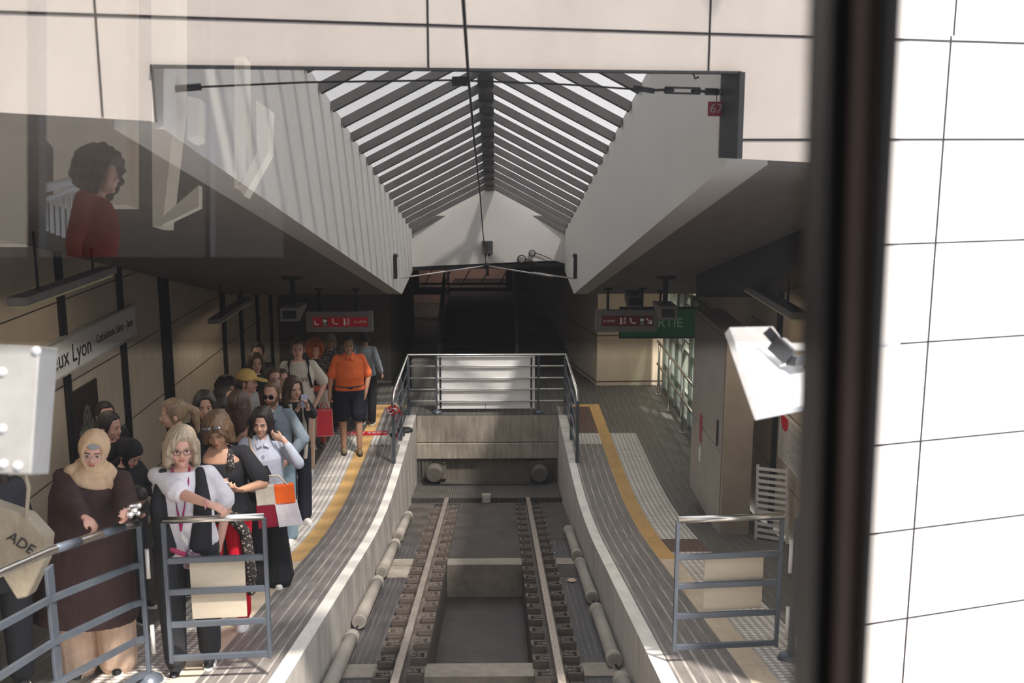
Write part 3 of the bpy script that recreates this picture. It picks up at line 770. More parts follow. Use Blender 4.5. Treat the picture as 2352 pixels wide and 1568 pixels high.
# long fluorescent fitting with a yellow-green glow, along the left wall, and one on the right
def batten(x, y0, y1, z, label, mat):
    e = empty('light_fitting', label, 'lamp', (x, y0, z))
    bm = BM(); bar(bm, (x, y0, z), (x, y1, z-.0), .16, .07); obj('housing', bm, M_grey, e, bevel=.01)
    bm = BM(); bar(bm, (x, y0+.05, z-.045), (x, y1-.05, z-.045), .10, .03); obj('diffuser', bm, mat, e)
    for f in (.2, .8):
        bm = BM(); y = y0+(y1-y0)*f; tube(bm, [(x, y, z), (x, y, ceil_z(y)+.03)], .012, 8); obj('hanger', bm, M_dark, e)
M_glow = flat('lamp_diffuser', (.5, .48, .3), .5, emis=(.6, .6, .3), emis_s=.25)
batten(-3.75, 14.0, 16.0, 2.32, 'slim fluorescent fitting near the cream wall above the crowd', M_glow)
batten(2.75, 9.5, 11.5, ceil_z(10.5)-.45, 'slim fluorescent fitting above the steel cabinet', M_glow)
# small caged sign at far upper left and the pale ring plate on the wall
# ---- station name sign on the left wall
sx = WL+.055
A_, B_ = at_x(60, 905, sx), at_x(312, 768, sx); T_ = at_x(312, 700, sx)
e = empty('station_sign', 'long white station name sign on the cream wall', 'sign', (sx, (A_.y+B_.y)/2, B_.z))
zb, zt = B_.z, T_.z; y0, y1 = A_.y-1.0, B_.y
bm = BM(); box2(bm, (WL, y0, zb), (sx, y1, zt)); obj('panel', bm, M_signw, e)
bm = BM(); box2(bm, (WL, y0, zb-.02), (sx+.012, y1, zb)); box2(bm, (WL, y0, zt), (sx+.012, y1, zt+.02)); box2(bm, (WL, y1, zb-.02), (sx+.012, y1+.02, zt+.02)); obj('frame', bm, M_lgrey, e)
def wtext(s, pxa, pxb, py, size, yoff=0):
    ya, yb = at_x(pxa, py, sx).y, at_x(pxb, py, sx).y
    text('lettering', s, size, basis((sx+.003, (ya+yb)/2, zb+(zt-zb)*yoff), (0, 1, 0), (0, 0, 1)), M_ink, e, width=abs(yb-ya))
wtext('Vieux Lyon', 98, 212, 830, .28, .45); wtext('Cathédrale Saint - Jean', 221, 307, 780, .15, .5)
# dark poster with a pale bird-like figure
a, b = at_x(166, 985, WL+.02), at_x(231, 985, WL+.02)
zt, zb = at_x(231, 862, WL+.02).z, at_x(200, 1090, WL+.02).z
e = empty('poster', 'dark poster with pale feathery figure on the cream wall', 'poster', (WL+.02, (a.y+b.y)/2, zb))
bm = BM(); box2(bm, (WL+.001, a.y, zb), (WL+.02, b.y, zt)); obj('sheet', bm, flat('dark_poster', (.03, .016, .014), .35), e)
mm, t, bs = nt('feather_print'); v = coords(t, (1, 8, 3)); L(t, ramp(t, noise(t, v, 6, 6), [(.42, (.03, .02, .018)), (.6, (.25, .26, .22)), (.75, (.5, .5, .42))]), bs.inputs['Base Color'])
bm = BM(); c = V((WL+.0225, (a.y+b.y)/2, zb+(zt-zb)*.42)); hw = (b.y-a.y)*.3; hh = (zt-zb)*.36
ring = [c+V((0, math.cos(q)*hw*(1 if math.sin(q) < .3 else .62)+hw*.2*math.sin(q), math.sin(q)*hh)) for q in [2*PI*k/24 for k in range(24)]]
prism(bm, ring, (.002, 0, 0)); obj('figure', bm, mm, e)
# round plate on the far end of the left wall and ceiling globe camera
# ---- right hand side: glazed screen, cabinets, wall, notice, grating
GX = WR-.02
e = empty('glazed_screen', 'glazed screen with steel mullions along the empty platform', 'window', (GX, 16.5, 0))
ya, yb = 13.6, 19.7
yy = [ya+(yb-ya)*k/9 for k in range(10)]
for y in yy:
    bm = BM(); box2(bm, (GX-.03, y-.035, 0.02), (GX+.07, y+.035, 2.2)); obj('mullion', bm, flat('green_grey_frame', (.30, .33, .29), .45), e)
for z in (.02, .45, 1.15, 2.12):
    bm = BM(); box2(bm, (GX, ya, z), (GX+.06, yb, z+.06)); obj('transom', bm, MATS['green_grey_frame'], e)
for y0_, y1_, m_ in ((ya, 17.2, M_glassdoor), (17.2, 17.8, pane_mat('clear_glass', (.96, .97, .96), .95, .04, .02)), (17.8, yb, M_glassdoor)):  # clear middle pane put in to pass the sun patch
    bm = BM(); box2(bm, (GX+.02, y0_, .1), (GX+.03, y1_, 2.14)); obj('pane', bm, m_, e)
for z in (1.35, 1.5, 1.65, 1.82, 1.96):
    bm = BM(); box2(bm, (GX, 17.2, z), (GX+.02, 17.8, z+.03)); obj('glazing_bar', bm, MATS['green_grey_frame'], e)
for z in (.55, .98):
    bm = BM(); tube(bm, [(GX-.16, ya-.1, z), (GX-.16, yb-.2, z)], .022, 10); obj('handrail', bm, M_steel, e)
for y in (13.9, 15.3, 16.7, 18.1, 19.3):
    bm = BM(); tube(bm, [(GX-.16, y, .0), (GX-.16, y, 1.0)], .022, 10); tube(bm, [(GX-.16, y, .0), (GX-.16, y, .015)], .05, 12); obj('post', bm, M_steel, e)
bm = BM(); box2(bm, (GX+1.3, 12, -.3), (GX+1.5, 21.4, 4.2)); box2(bm, (GX+.07, 12, -.3), (GX+1.3, 21.4, -.02)); box2(bm, (GX+.1, 21.3, -.3), (GX+1.4, 21.5, 4.5)); struct('wall_beyond_glazing', bm, flat('pale_green_wall', (.62, .68, .6), .7))
# steel cabinet
zc0 = plat(11.6)
c0, c1 = at_z(1653, 1229, zc0), at_z(1722, 1232, zc0)
e = empty('steel_cabinet', 'tall brushed metal cabinet beside the glazed screen', 'cabinet', ((c0.x+c1.x)/2, 12.3, zc0))
yA, yB = c0.y, 13.45; X0 = c0.x; X1 = WR
M_cab = flat('cabinet_metal', (.38, .33, .28), .4, .35, .1, 4); M_cab2 = flat('cabinet_front', (.36, .33, .29), .4, .35, .1, 4)
zt = at_y(1653, 770, yA).z
bm = BM(); box2(bm, (X0, yA, zc0-.05), (c1.x, yB, zt)); obj('body', bm, M_cab, e, bevel=.006)
bm = BM(); box2(bm, (X0-.012, yA+.05, zc0+.12), (X0, yB-.05, zc0+.95)); obj('door', bm, M_cab2, e, bevel=.004)
dr = obj('door', (lambda m: (box2(m, (X0-.012, yA+.05, zc0+.97), (X0, yB-.05, zt-.06)), m)[1])(BM()), M_cab2, e, bevel=.004)
bm = BM(); box2(bm, (X0-.03, yA+.22, zc0+1.0), (X0-.012, yA+.26, zc0+1.3)); obj('handle', bm, M_dark, dr)
bm = BM(); box2(bm, (X0-.016, yB-.75, zc0+.75), (X0-.012, yB-.6, zc0+1.1)); o = obj('sticker', bm, M_redsignd, dr)
bm = BM(); box2(bm, (X0-.018, yB-.72, zc0+.5), (X0-.012, yB-.62, zc0+.68)); obj('sticker', bm, M_signw, dr)
# leaning perforated grating
g0, g1 = at_y(1742, 1248, 10.9), at_y(1722, 1092, 11.05)
e = empty('leaning_grating', 'pale slotted metal grating leaning between cabinet and wall', 'grating', (g0.x, 10.9, plat(10.9)))
bm = BM(); P0 = V((c1.x+.02, 11.3, plat(11.3)+.0)); P1 = V((WR-.02, 11.0, plat(11.0))); n = 9; hgt = .85
for f in (0, 1): q = P0.lerp(P1, f); bar(bm, q, q+V((-.02 if f else .0, .05, hgt)), .03, .02)
obj('frame', bm, M_lgrey, e)
bm = BM()
for k in range(12):
    z = .04+k*(hgt-.08)/11
    bar(bm, P0+V((0, .05*z, z)), P1+V((-.02*z, .05*z, z)), .012, .035)
obj('slats', bm, M_lgrey, e)
# notice board on the right wall
nx = WR-.0
a = at_x(1791, 1000, nx); T = at_x(1791, 945, nx); Bt = at_x(1791, 1047, nx)
e = empty('notice_board', 'large pale notice board with red logo on the cream wall', 'board', (nx, a.y-1, Bt.z))
y1, y0 = a.y, a.y-2.3
bm = BM(); box2(bm, (nx, y0, Bt.z), (nx+.05, y1, T.z)); obj('panel', bm, flat('notice_grey', (.50, .47, .44), .5), e)
bm = BM(); box2(bm, (nx-.006, y0, Bt.z-.02), (nx+.05, y1+.015, Bt.z)); box2(bm, (nx-.006, y1, Bt.z-.02), (nx+.05, y1+.015, T.z)); obj('frame', bm, M_lgrey, e)
bm = BM(); H_ = T.z-Bt.z; q = [(0, .0), (-.28, 0), (-.30, -.10), (-.2, -.16), (-.08, -.15), (0, -.06)]
prism(bm, [V((nx-.004, y1-.02+y_, T.z+.0+z_)) for y_, z_ in q], (.004, 0, 0)); obj('logo', bm, M_red, e)['label'] = 'red shield-like logo'
random.seed(11)
for k in range(9):
    bm = BM(); z = T.z-.10-k*(H_-.14)/9; yl = y1-.35-(.1 if k % 3 else 0)
    while yl > y0+.15:
        wd = random.uniform(.05, .16); box2(bm, (nx-.003, yl-wd, z-.012), (nx, yl, z+.012)); yl -= wd+.03
        if random.random() < .18: break
    obj('text_line', bm, M_grey, e)

# ---- convex mirror board on its arm (near, right) and the lamp box (near, left)
D0 = 3.3
pts = [at_d(1676, 750, D0*1.02), at_d(1776, 748, D0*1.10), at_d(1900, 905, D0*1.0), at_d(1900, 912, D0*.99), at_d(1748, 948, D0*.88)]
e = empty('mirror_board', 'white angled mirror back on a bracket by the window post', 'mirror', tuple(pts[2]))
pn = (pts[1]-pts[0]).cross(pts[4]-pts[0]).normalized()
if pn.dot(ray(1176, 784)) > 0: pn = -pn
pts = [p - pn*((p-pts[0]).dot(pn)) for p in pts]
bm = BM(); prism(bm, pts, -pn*.03); obj('board', bm, flat('mirror_back', (.66, .65, .65), .5), e, bevel=.004)
c = at_plane(1800, 798, pts[0]+pn*.05, pn)
M3 = basis(c, pts[1]-pts[0], pts[4]-pts[0])
bm = BM(); box(bm, (0, 0, 0), (.034, .045, .05), M=M3); obj('clamp', bm, M_lgrey, e, bevel=.008)
bm = BM(); box(bm, (-.035, .01, .0), (.022, .07, .05), M=M3); bar(bm, M3 @ V((-.05, -.06, -.02)), M3 @ V((-.01, .0, .0)), .012, .03); bar(bm, M3 @ V((-.02, .05, .01)), M3 @ V((.14, .04, .02)), .03, .03); obj('bracket', bm, M_dark, e)
bm = BM(); tube(bm, [c, c+V((.0, 0, 0)), V((at_d(2060, 788, 4.4)))], .014, 10); obj('arm', bm, M_lgrey, e)
DB = 2.45
f_ = [at_d(-40, 790, DB), at_d(92, 796, DB), at_d(72, 1090, DB*.97), at_d(-40, 1085, DB*.97)]
g_ = [at_d(92, 796, DB), at_d(133, 800, DB*1.28), at_d(112, 1088, DB*1.24), at_d(72, 1090, DB*.97)]
e = empty('equipment_box', 'pale grey metal box with bolts hanging close by the window', 'box', tuple(at_d(20, 950, DB*1.1)))
bm = BM()
bk = [at_d(-60, 790, DB*1.25), g_[1], g_[2], at_d(-60, 1085, DB*1.2)]
A = [bm.verts.new(p) for p in f_]; B2 = [bm.verts.new(p) for p in bk]
bm.faces.new(A); bm.faces.new(B2)
for i in range(4): bm.faces.new((A[i], A[(i+1) % 4], B2[(i+1) % 4], B2[i]))
obj('case', bm, flat('box_grey', (.24, .235, .23), .5), e, bevel=.004)
bn = (f_[1]-f_[0]).cross(f_[2]-f_[0]).normalized()
if bn.dot(ray(30, 900)) > 0: bn = -bn
for (x, y) in ((5, 855), (5, 985), (8, 1066), (41, 1070), (83, 806)):
    bm = BM(); p = at_plane(x, y, f_[0], bn); ball(bm, p, (.011, .011, .011)); obj('bolt', bm, M_lgrey, e)

# ---- overhead: tensioned wires, insulators, turnbuckle, number plate
def wire(nm, pts, r, label, mat=None): 
    bm = BM(); tube(bm, pts, r, 6); return tag(obj(nm, bm, mat or M_ink), label, 'wire')
# cross wire just inside the opening
wa, wm, wb = at_d(362, 178, 4.95), at_d(1065, 186, 5.25), at_d(1668, 212, 5.62)
e = empty('span_wire', 'taut cross wire with fittings spanning the opening', 'wire', tuple(wm))
bm = BM(); tube(bm, [wa, at_d(410, 202, 4.97), at_d(700, 189, 5.1), at_d(1040, 184, 5.24), at_d(1300, 194, 5.4), at_d(1460, 205, 5.5)], .0055, 6); obj('strand', bm, M_ink, e)
bm = BM(); tube(bm, [wa-V((.02, 0, 0)), wa, at_d(392, 198, 4.96)], .012, 8); tube(bm, [at_d(385, 196, 4.96), at_d(402, 204, 4.96), at_d(462, 199, 5.0)], .017, 10); obj('clevis', bm, M_dark, e)
bm = BM(); box(bm, at_d(1056, 187, 5.25), (.075, .05, .045)); obj('clamp', bm, M_dark, e)
bm = BM(); tube(bm, [at_d(1455, 201, 5.49), at_d(1502, 209, 5.52)], .014, 8); tube(bm, [at_d(1500, 207, 5.52), at_d(1530, 206, 5.53)], .007, 8)
a, b = at_d(1527, 207, 5.53), at_d(1608, 209, 5.58)
for s in (-1, 1): bar(bm, a+V((0, 0, s*.014)), b+V((0, 0, s*.014)), .012, .010)
ball(bm, a+V((.02, 0, 0)), (.03, .014, .017)); ball(bm, b-V((.02, 0, 0)), (.03, .014, .017))
tube(bm, [b, at_d(1625, 211, 5.6)], .007, 8); tube(bm, [at_d(1620, 210, 5.6), at_d(1650, 211, 5.61)], .019, 10)
cc = at_d(1658, 211, 5.62); tube(bm, [cc+V((math.cos(t)*.018, 0, math.sin(t)*.014)) for t in [2*PI*k/10 for k in range(10)]], .005, 6, closed=True)
tube(bm, [cc, cc+V((.05, .02, .0))], .006, 6); obj('turnbuckle', bm, M_dark, e)
pz = at_d(1645, 250, 5.6)
e = empty('number_plate', 'small red number plate 67 hanging below the cross wire', 'plate', tuple(pz))
bm = BM(); box(bm, pz, (.088, .006, .075)); obj('plate', bm, M_redsignd, e)
text('lettering', '67', .07, basis(pz-V((0, .005, 0)), (1, 0, -.08), (0, 0, 1)), flat('plate_number', (.5, .42, .40), .5), e, width=.066)
bm = BM(); tube(bm, [pz+V((0, 0, .03)), pz+V((0, .0, .075))], .003, 5); obj('wire_loop', bm, M_ink, e)
hk = at_d(1598, 175, 5.55); bm = BM(); tube(bm, [hk+V((0, 0, .04)), hk+V((-.012, 0, .01)), hk+V((-.004, 0, -.012)), hk+V((.016, 0, -.004))], .006, 6)
tag(obj('hook', bm, M_dark), 'small dark hook under the edge of the front wall', 'hook')
# contact wire that comes down to the yoke under the gable
yk = at_y(1117, 610, 17.2)
W0 = at_d(1064, 0, 3.6); W00 = at_d(1050, -180, 2.9)
wire('contact_wire', [W00, W0, at_d(1076, 180, 5.1), at_y(1090, 330, 8.8), at_y(1102, 440, 12), at_y(1108, 520, 14.6), yk], .007, 'dark overhead wire running down the middle to the gable')
ya_, yb_ = at_y(908, 640, 16.6), at_y(1325, 640, 16.6)
e = empty('wire_yoke', 'two pale stay rods meeting under the gable wall', 'wire', tuple(yk))
bm = BM(); tube(bm, [ya_, yk], .013, 8); tube(bm, [yk, at_y(1225, 628, 17.0), yb_], .013, 8); tube(bm, [at_y(1225, 627, 17.0), at_y(1270, 634, 16.8)], .022, 8); obj('rod', bm, M_lgrey, e)
bm = BM(); ball(bm, yk, (.05, .05, .06)); tube(bm, [yk, yk+V((.03, 0, -.16))], .02, 8); obj('clamp', bm, M_dark, e)
bm = BM(); tube(bm, [yk, at_y(1119, 585, 18.9)], .006, 5); obj('stay', bm, M_lgrey, e)
for x, sg, X, nm in ((904, -1, BLX, 'the crowded side'), (1325, 1, BRX, 'the empty side')):
    y = 16.55; zt, zb = at_x(x, 588, X).z, at_x(x, 640, X).z; y = at_x(x, 615, X).y
    bm = BM(); box2(bm, (X-sg*.0, y-.05, zb), (X-sg*.05, y+.05, zt)); tube(bm, [(X-sg*.03, y, zt), (X-sg*.03, y, zt+.04)], [.05, .02], 10)
    tag(obj('anchor_plate', bm, M_black), 'black anchor bar at the beam end on '+nm, 'bracket')
# things on the gable
a, b = at_y(1107, 553, 18.93), at_y(1132, 581, 18.93)
e = empty('terminal_box', 'grey box on the gable wall behind the wire', 'box', ((a.x+b.x)/2, 18.9, b.z))
bm = BM(); box2(bm, (a.x, 18.84, b.z), (b.x, 18.95, a.z)); obj('case', bm, flat('box_dark_grey', (.12, .12, .12), .6), e, bevel=.006)
bm = BM(); xm = (a.x+b.x)/2; box2(bm, (xm-.01, 18.83, b.z+.02), (xm+.0, 18.841, a.z-.02)); obj('lid_seam', bm, M_ink, e)
bm = BM()
for dx in (-.03, .03): tube(bm, [(xm+dx, 18.9, b.z), (xm+dx, 18.9, b.z-.05)], .014, 8)
obj('cable_gland', bm, M_dark, e)
for (x, y, r, lab) in ((1198, 594, .07, 'larger domed light low on the gable wall'), (1222, 580, .052, 'smaller round light on the gable wall')):
    p = at_y(x, y, 18.95); e = empty('wall_light', lab, 'lamp', tuple(p))
    bm = BM(); tube(bm, [p, p-V((0, .08, 0)), p-V((0, .12, 0))], [r, r, r*.7], 20); obj('dome', bm, M_grey, e)
    bm = BM(); tube(bm, [p-V((0, .09, 0))+V((math.cos(t)*r*1.06, 0, math.sin(t)*r*1.06)) for t in [2*PI*k/20 for k in range(20)]], .009, 6, closed=True); obj('ring', bm, M_dark, e)
    bm = BM(); tube(bm, [p+V((r, -.03, 0)), p+V((r+.12, -.03, -.04)), p+V((r+.3, -.03, -.12))], .008, 5); obj('cable', bm, M_dark, e)
# ---- far hall: stair railings, cabinet and floor grid behind the end railing
def stair_rail(x, label):
    e = empty('stair_railing', label, 'railing', (x, 21.3, 0), group='railings of the dark stairs')
    P = lambda y, h: V((x, y, (y-21.3)/.32*.15*(1 if y < 23.6 else 0)+(1.05 if y >= 23.6 else 0)+h))
    ysr = [21.0, 21.4, 22.1, 22.8, 23.5, 25.5]
    bm = BM(); tube(bm, [V((x, y, max(0, min(.7, (y-21.3)*.31))+1.0)) for y in ysr], .03, 8); obj('handrail', bm, M_steelg, e)
    for h in (.75, .5, .25):
        bm = BM(); tube(bm, [V((x, y, max(0, min(.7, (y-21.3)*.31))+h)) for y in ysr], .015, 8); obj('crossbar', bm, M_steelg, e)
    for y in ysr: bm = BM(); z = max(0, min(.7, (y-21.3)*.31)); bar(bm, (x, y, z), (x, y, z+1), .05, .05, up=(0, 1, 0)); obj('post', bm, M_steelg, e)
stair_rail(-1.15, 'dark railing of the far stairs, towards the crowd')
stair_rail(.42, 'dark railing of the far stairs, towards the empty platform')
a, b = at_y(944, 829, 19.6), at_y(998, 884, 19.6)
e = empty('ticket_cabinet', 'dull grey cabinet behind the end railing', 'cabinet', ((a.x+b.x)/2, 19.6, 0))
bm = BM(); box2(bm, (a.x, 19.6, 0), (b.x, 20.0, a.z)); obj('body', bm, flat('cabinet_dull', (.10, .10, .09), .5), e, bevel=.01)
bm = BM(); box2(bm, (a.x+.04, 19.59, .08), (b.x-.04, 19.6, a.z-.05)); obj('door', bm, flat('cabinet_dull_door', (.15, .15, .135), .5), e, bevel=.005)

# ---- the car the photograph is taken from: post, panes, tint film, roof and dark inside
e = empty('window_post', 'dark upright window post of the car, close to the camera', 'post', tuple(at_d(1970, 784, .62)))
def strip(pxs, d, th, mat, nm):
    (a0, b0), (a1, b1) = pxs
    P = [at_d(a0, -120, d), at_d(b0, -120, d), at_d(b1, 1690, d), at_d(a1, 1690, d)]
    bm = BM(); prism(bm, P, ray(1176, 784)*th); return obj(nm, bm, mat, e, bevel=.002)
strip([(1912, 1992), (1862, 1938)], .62, .05, M_blueframe, 'outer_seal')
strip([(1990, 2086), (1936, 1994)], .60, .07, M_brownframe, 'frame')
strip([(2040, 2062), (1978, 1990)], .592, .01, M_blueframe, 'inner_seal')
def glass(nm, tcol, g):
    m = bpy.data.materials.new(nm); m.use_nodes = True; t = m.node_tree; t.nodes.clear()
    o = t.nodes.new('ShaderNodeOutputMaterial'); tr = t.nodes.new('ShaderNodeBsdfTransparent'); tr.inputs[0].default_value = (*tcol, 1)
    gl = t.nodes.new('ShaderNodeBsdfGlossy'); gl.inputs['Roughness'].default_value = 0.0
    m2 = t.nodes.new('ShaderNodeMixShader'); m2.inputs[0].default_value = g
    L(t, tr.outputs[0], m2.inputs[1]); L(t, gl.outputs[0], m2.inputs[2]); L(t, m2.outputs[0], o.inputs[0]); return m
def pane_slab(x0, y0, x1a, x1b, y1, d, th):
    bm = BM(); prism(bm, [at_d(x0, y0, d), at_d(x1a, y0, d), at_d(x1b, y1, d), at_d(x0, y1, d)], ray(1176, 784)*th); return bm
wn = struct('window_1', pane_slab(-420, -260, 1925, 1868, 1760, .655, .004), glass('car_window_glass', (.985, .98, .975), .085))
obj('tint_film', pane_slab(-420, -260, 1925, 1890, 800, .661, .001), glass('tint_film', (.60, .588, .582), .0), wn)
AX = ray(1176, 784)
def inside(x, y, z): return EYE + V((x, y, z))
bm = BM(); box2(bm, (-2.2, -.9, CZ+1.0), (1.6, .75, CZ+1.06)); struct('roof_car', bm, M_dark)
bm = BM()
def mq(q, D): 
    PC_ = at_d(1176, 784, .655); n_ = AX.normalized(); pp = []
    for x, y in q: p = at_d(x, y, D); pp.append(p - n_*(2*(p-PC_).dot(n_)))
    prism(bm, pp, -n_*.05)
mq(((-1500, 590), (4000, 590), (4000, 3600), (-1500, 3600)), 3.0); mq(((650, -1800), (4000, -1800), (4000, 590), (650, 590)), 3.0); mq(((61, -1800), (88, -1800), (88, 590), (61, 590)), 3.0); mq(((470, -1800), (482, -1800), (482, 590), (470, 590)), 3.0)
struct('wall_car', bm, M_dark)
bm = BM(); box2(bm, (-2.2, -3.2, CZ-1.65), (1.6, .6, CZ-1.6)); struct('floor_car', bm, M_dark)

def lamp_fit(x, y, z, e_, label, size=.9, col=(1, .86, .66)):
    e = empty('ceiling_light', label, 'lamp', (x, y, z))
    bm = BM(); box(bm, (x, y, z), (size, .16, .05)); obj('housing', bm, M_grey, e, bevel=.006)
    bm = BM(); box(bm, (x, y, z-.028), (size-.06, .12, .012)); obj('diffuser', bm, flat('lit_diffuser', (.8, .78, .7), .5, emis=(1, .9, .7), emis_s=1.2), e)
    l = bpy.data.lights.new('tube_light', 'AREA'); l.shape = 'RECTANGLE'; l.size = size-.1; l.size_y = .1; l.energy = e_; l.color = col
    lo = bpy.data.objects.new('tube_light', l); C.objects.link(lo); lo.parent = e; lo.matrix_parent_inverse = e.matrix_basis.inverted(); lo.location = (x, y, z-.045)
def batten_light(x, y0, y1, z, e_):
    l = bpy.data.lights.new('tube_light', 'AREA'); l.shape = 'RECTANGLE'; l.size = .1; l.size_y = y1-y0; l.energy = e_; l.color = (1, .86, .68)
    lo = bpy.data.objects.new('tube_light', l); C.objects.link(lo); lo.location = (x, (y0+y1)/2, z-.07)
    pr = [o for o in C.objects if o.name.startswith('light_fitting') and abs(o.location.x-x) < .01 and abs(o.location.y-y0) < .01][0]
    lo.parent = pr; lo.matrix_parent_inverse = pr.matrix_basis.inverted()
batten(-3.7, 8.2, 10.2, ceil_z(9.2)-.38, 'added slim fitting that lights the wall above the station name sign', M_glow)  # fitting added to brighten the left wall
bpy.context.view_layer.update()
batten_light(-3.7, 8.2, 10.2, ceil_z(9.2)-.38, 9); batten_light(-3.75, 14.0, 16.0, 2.32, 5); batten_light(2.75, 9.5, 11.5, ceil_z(10.5)-.45, 15)
lamp_fit(2.55, 18.6, 2.38, 22, 'lit ceiling fitting before the cream end block', .9)
# what the pane mirrors: the street behind the car and a passenger
PC = at_d(1176, 784, .655); PN = AX.normalized()
def mir(px, py, D):
    p = at_d(px, py, D); return p - PN*(2*(p-PC).dot(PN))
def mquad(bm, q, D, th=.15, mi=0):
    prism(bm, [mir(x, y, D) for x, y in q], -PN*th, mi)
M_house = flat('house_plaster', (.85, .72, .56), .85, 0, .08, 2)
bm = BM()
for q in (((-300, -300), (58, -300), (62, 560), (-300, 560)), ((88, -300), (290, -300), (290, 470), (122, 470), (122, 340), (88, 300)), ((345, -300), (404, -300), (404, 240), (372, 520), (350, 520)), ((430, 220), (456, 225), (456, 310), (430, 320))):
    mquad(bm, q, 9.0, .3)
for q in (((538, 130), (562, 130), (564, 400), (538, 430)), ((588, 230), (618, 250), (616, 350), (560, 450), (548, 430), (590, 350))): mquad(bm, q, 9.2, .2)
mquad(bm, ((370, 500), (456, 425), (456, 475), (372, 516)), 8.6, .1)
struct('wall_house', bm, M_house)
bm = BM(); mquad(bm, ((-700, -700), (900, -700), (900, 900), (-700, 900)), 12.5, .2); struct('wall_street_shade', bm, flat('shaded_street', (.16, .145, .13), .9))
bm = BM(); box2(bm, (-9, -11, CZ+5.0), (4, -1.7, CZ+5.1)); struct('shade_slab_behind', bm, M_dark)  # unseen slab added to keep the sun off the mirrored passenger
e = empty('balustrade', 'pale iron balustrade mirrored in the window at upper corner', 'railing', tuple(mir(160, 480, 7.5)))
bm = BM()
tube(bm, [mir(98, 432, 7.5), mir(232, 402, 7.5)], .035, 8); tube(bm, [mir(98, 462, 7.5), mir(200, 420, 7.5)], .02, 8); obj('handrail', bm, M_signw, e)
for k in range(10):
    bm = BM(); x = 104+k*13; tube(bm, [mir(x, 460-k*3.5, 7.5), mir(x+3, 530+k*5, 7.5)], .016, 6); obj('baluster', bm, M_signw, e)
# ================================================================ PEOPLE
def cloth(name, col, rough=.85, var=.12, pat=None):
    if name in MATS: return MATS[name]
    m, t, b = nt(name); v = coords(t)
    n = noise(t, v, 9, 4)
    base = ramp(t, n, [(.3, tuple(c*(1-var) for c in col)), (.7, tuple(min(1, c*(1+var)) for c in col))])
    if pat:
        a, bcol, sc_, th = pat
        vo = t.nodes.new('ShaderNodeTexVoronoi'); vo.inputs['Scale'].default_value = sc_; L(t, v, vo.inputs['Vector'])
        w1 = noise(t, v, sc_*.6, 3)
        f = mth(t, 'LESS_THAN', mth(t, 'ADD', vo.outputs['Distance'], mth(t, 'MULTIPLY', w1, .4)), th)
        base = mix(t, f, base, a)
        f2 = mth(t, 'LESS_THAN', vo.outputs['Distance'], th*.4); base = mix(t, f2, base, bcol)
    L(t, base, b.inputs['Base Color']); b.inputs['Roughness'].default_value = rough; b.inputs['Specular IOR Level'].default_value = .25
    vs = coords(t, (1, 1, .45)); bump(t, b, noise(t, vs, 11, 3, .55), .03, .55)
    return m
def skin(name, col):
    if name in MATS: return MATS[name]
    m, t, b = nt(name); v = coords(t)
    L(t, ramp(t, noise(t, v, 14, 3), [(.3, tuple(c*.93 for c in col)), (.7, col)]), b.inputs['Base Color'])
    b.inputs['Roughness'].default_value = .5; b.inputs['Subsurface Weight'].default_value = .08
    b.inputs['Subsurface Radius'].default_value = (.02, .008, .004); b.inputs['Subsurface Scale'].default_value = .5
    return m
def hairm(name, a, b_):
    if name in MATS: return MATS[name]
    m, t, b = nt(name); v = coords(t, (38, 38, 3.2))
    L(t, ramp(t, noise(t, v, 2.2, 4), [(.3, a), (.7, b_)]), b.inputs['Base Color']); b.inputs['Roughness'].default_value = .42
    bump(t, b, noise(t, v, 3, 3), .006, .8); return m
SK1 = skin('skin_light', (.66, .40, .30)); SK2 = skin('skin_tan', (.50, .28, .185)); SK3 = skin('skin_rosy', (.64, .36, .28))
H_BLOND = hairm('hair_ash_blonde', (.25, .19, .13), (.48, .39, .28)); H_DARK = hairm('hair_dark', (.012, .009, .008), (.035, .024, .02))
H_BROWN = hairm('hair_brown', (.045, .024, .016), (.11, .06, .038)); H_LBR = hairm('hair_mid_brown', (.07, .038, .022), (.20, .115, .06))
H_ORANGE = hairm('hair_orange', (.32, .07, .02), (.60, .17, .05)); H_GREY = hairm('hair_grey', (.22, .20, .18), (.42, .39, .36)); H_LBL = hairm('hair_dark_blonde', (.16, .10, .06), (.36, .25, .15))
M_eye = flat('eye_white', (.72, .68, .66), .25, 0, .02); M_iris = flat('iris_dark', (.03, .018, .012), .2); M_lip = flat('lips', (.42, .13, .11), .45, 0, .05)

def cap(bm, a, b, ra, rb, n=12, sx=None):
    a, b = V(a), V(b); d = b-a; ln = max(d.length, 1e-5); d /= ln; x, y = frame_of(d)
    rows = []
    prof = [(-ra*.98, ra*.2), (-ra*.71, ra*.71), (0, ra), (ln, rb), (ln+rb*.71, rb*.71), (ln+rb*.98, rb*.2)]
    for h, r in prof: rows.append([bm.verts.new(a+d*h+(x*math.cos(2*PI*j/n)+y*math.sin(2*PI*j/n))*r) for j in range(n)])
    for A, B in zip(rows, rows[1:]):
        for j in range(n): bm.faces.new((A[j], A[(j+1) % n], B[(j+1) % n], B[j]))
    bm.faces.new(rows[0]); bm.faces.new(rows[-1])
def loft(bm, rings, n=28, T=None):
    rows = []
    for (cx, cy, z, rx, ry) in rings:
        rows.append([bm.verts.new((T @ V((cx+rx*math.cos(2*PI*j/n), cy+ry*math.sin(2*PI*j/n), z))) if T else V((cx+rx*math.cos(2*PI*j/n), cy+ry*math.sin(2*PI*j/n), z))) for j in range(n)])
    for A, B in zip(rows, rows[1:]):
        for j in range(n): bm.faces.new((A[j], A[(j+1) % n], B[(j+1) % n], B[j]))
    bm.faces.new(rows[0]); bm.faces.new(rows[-1])
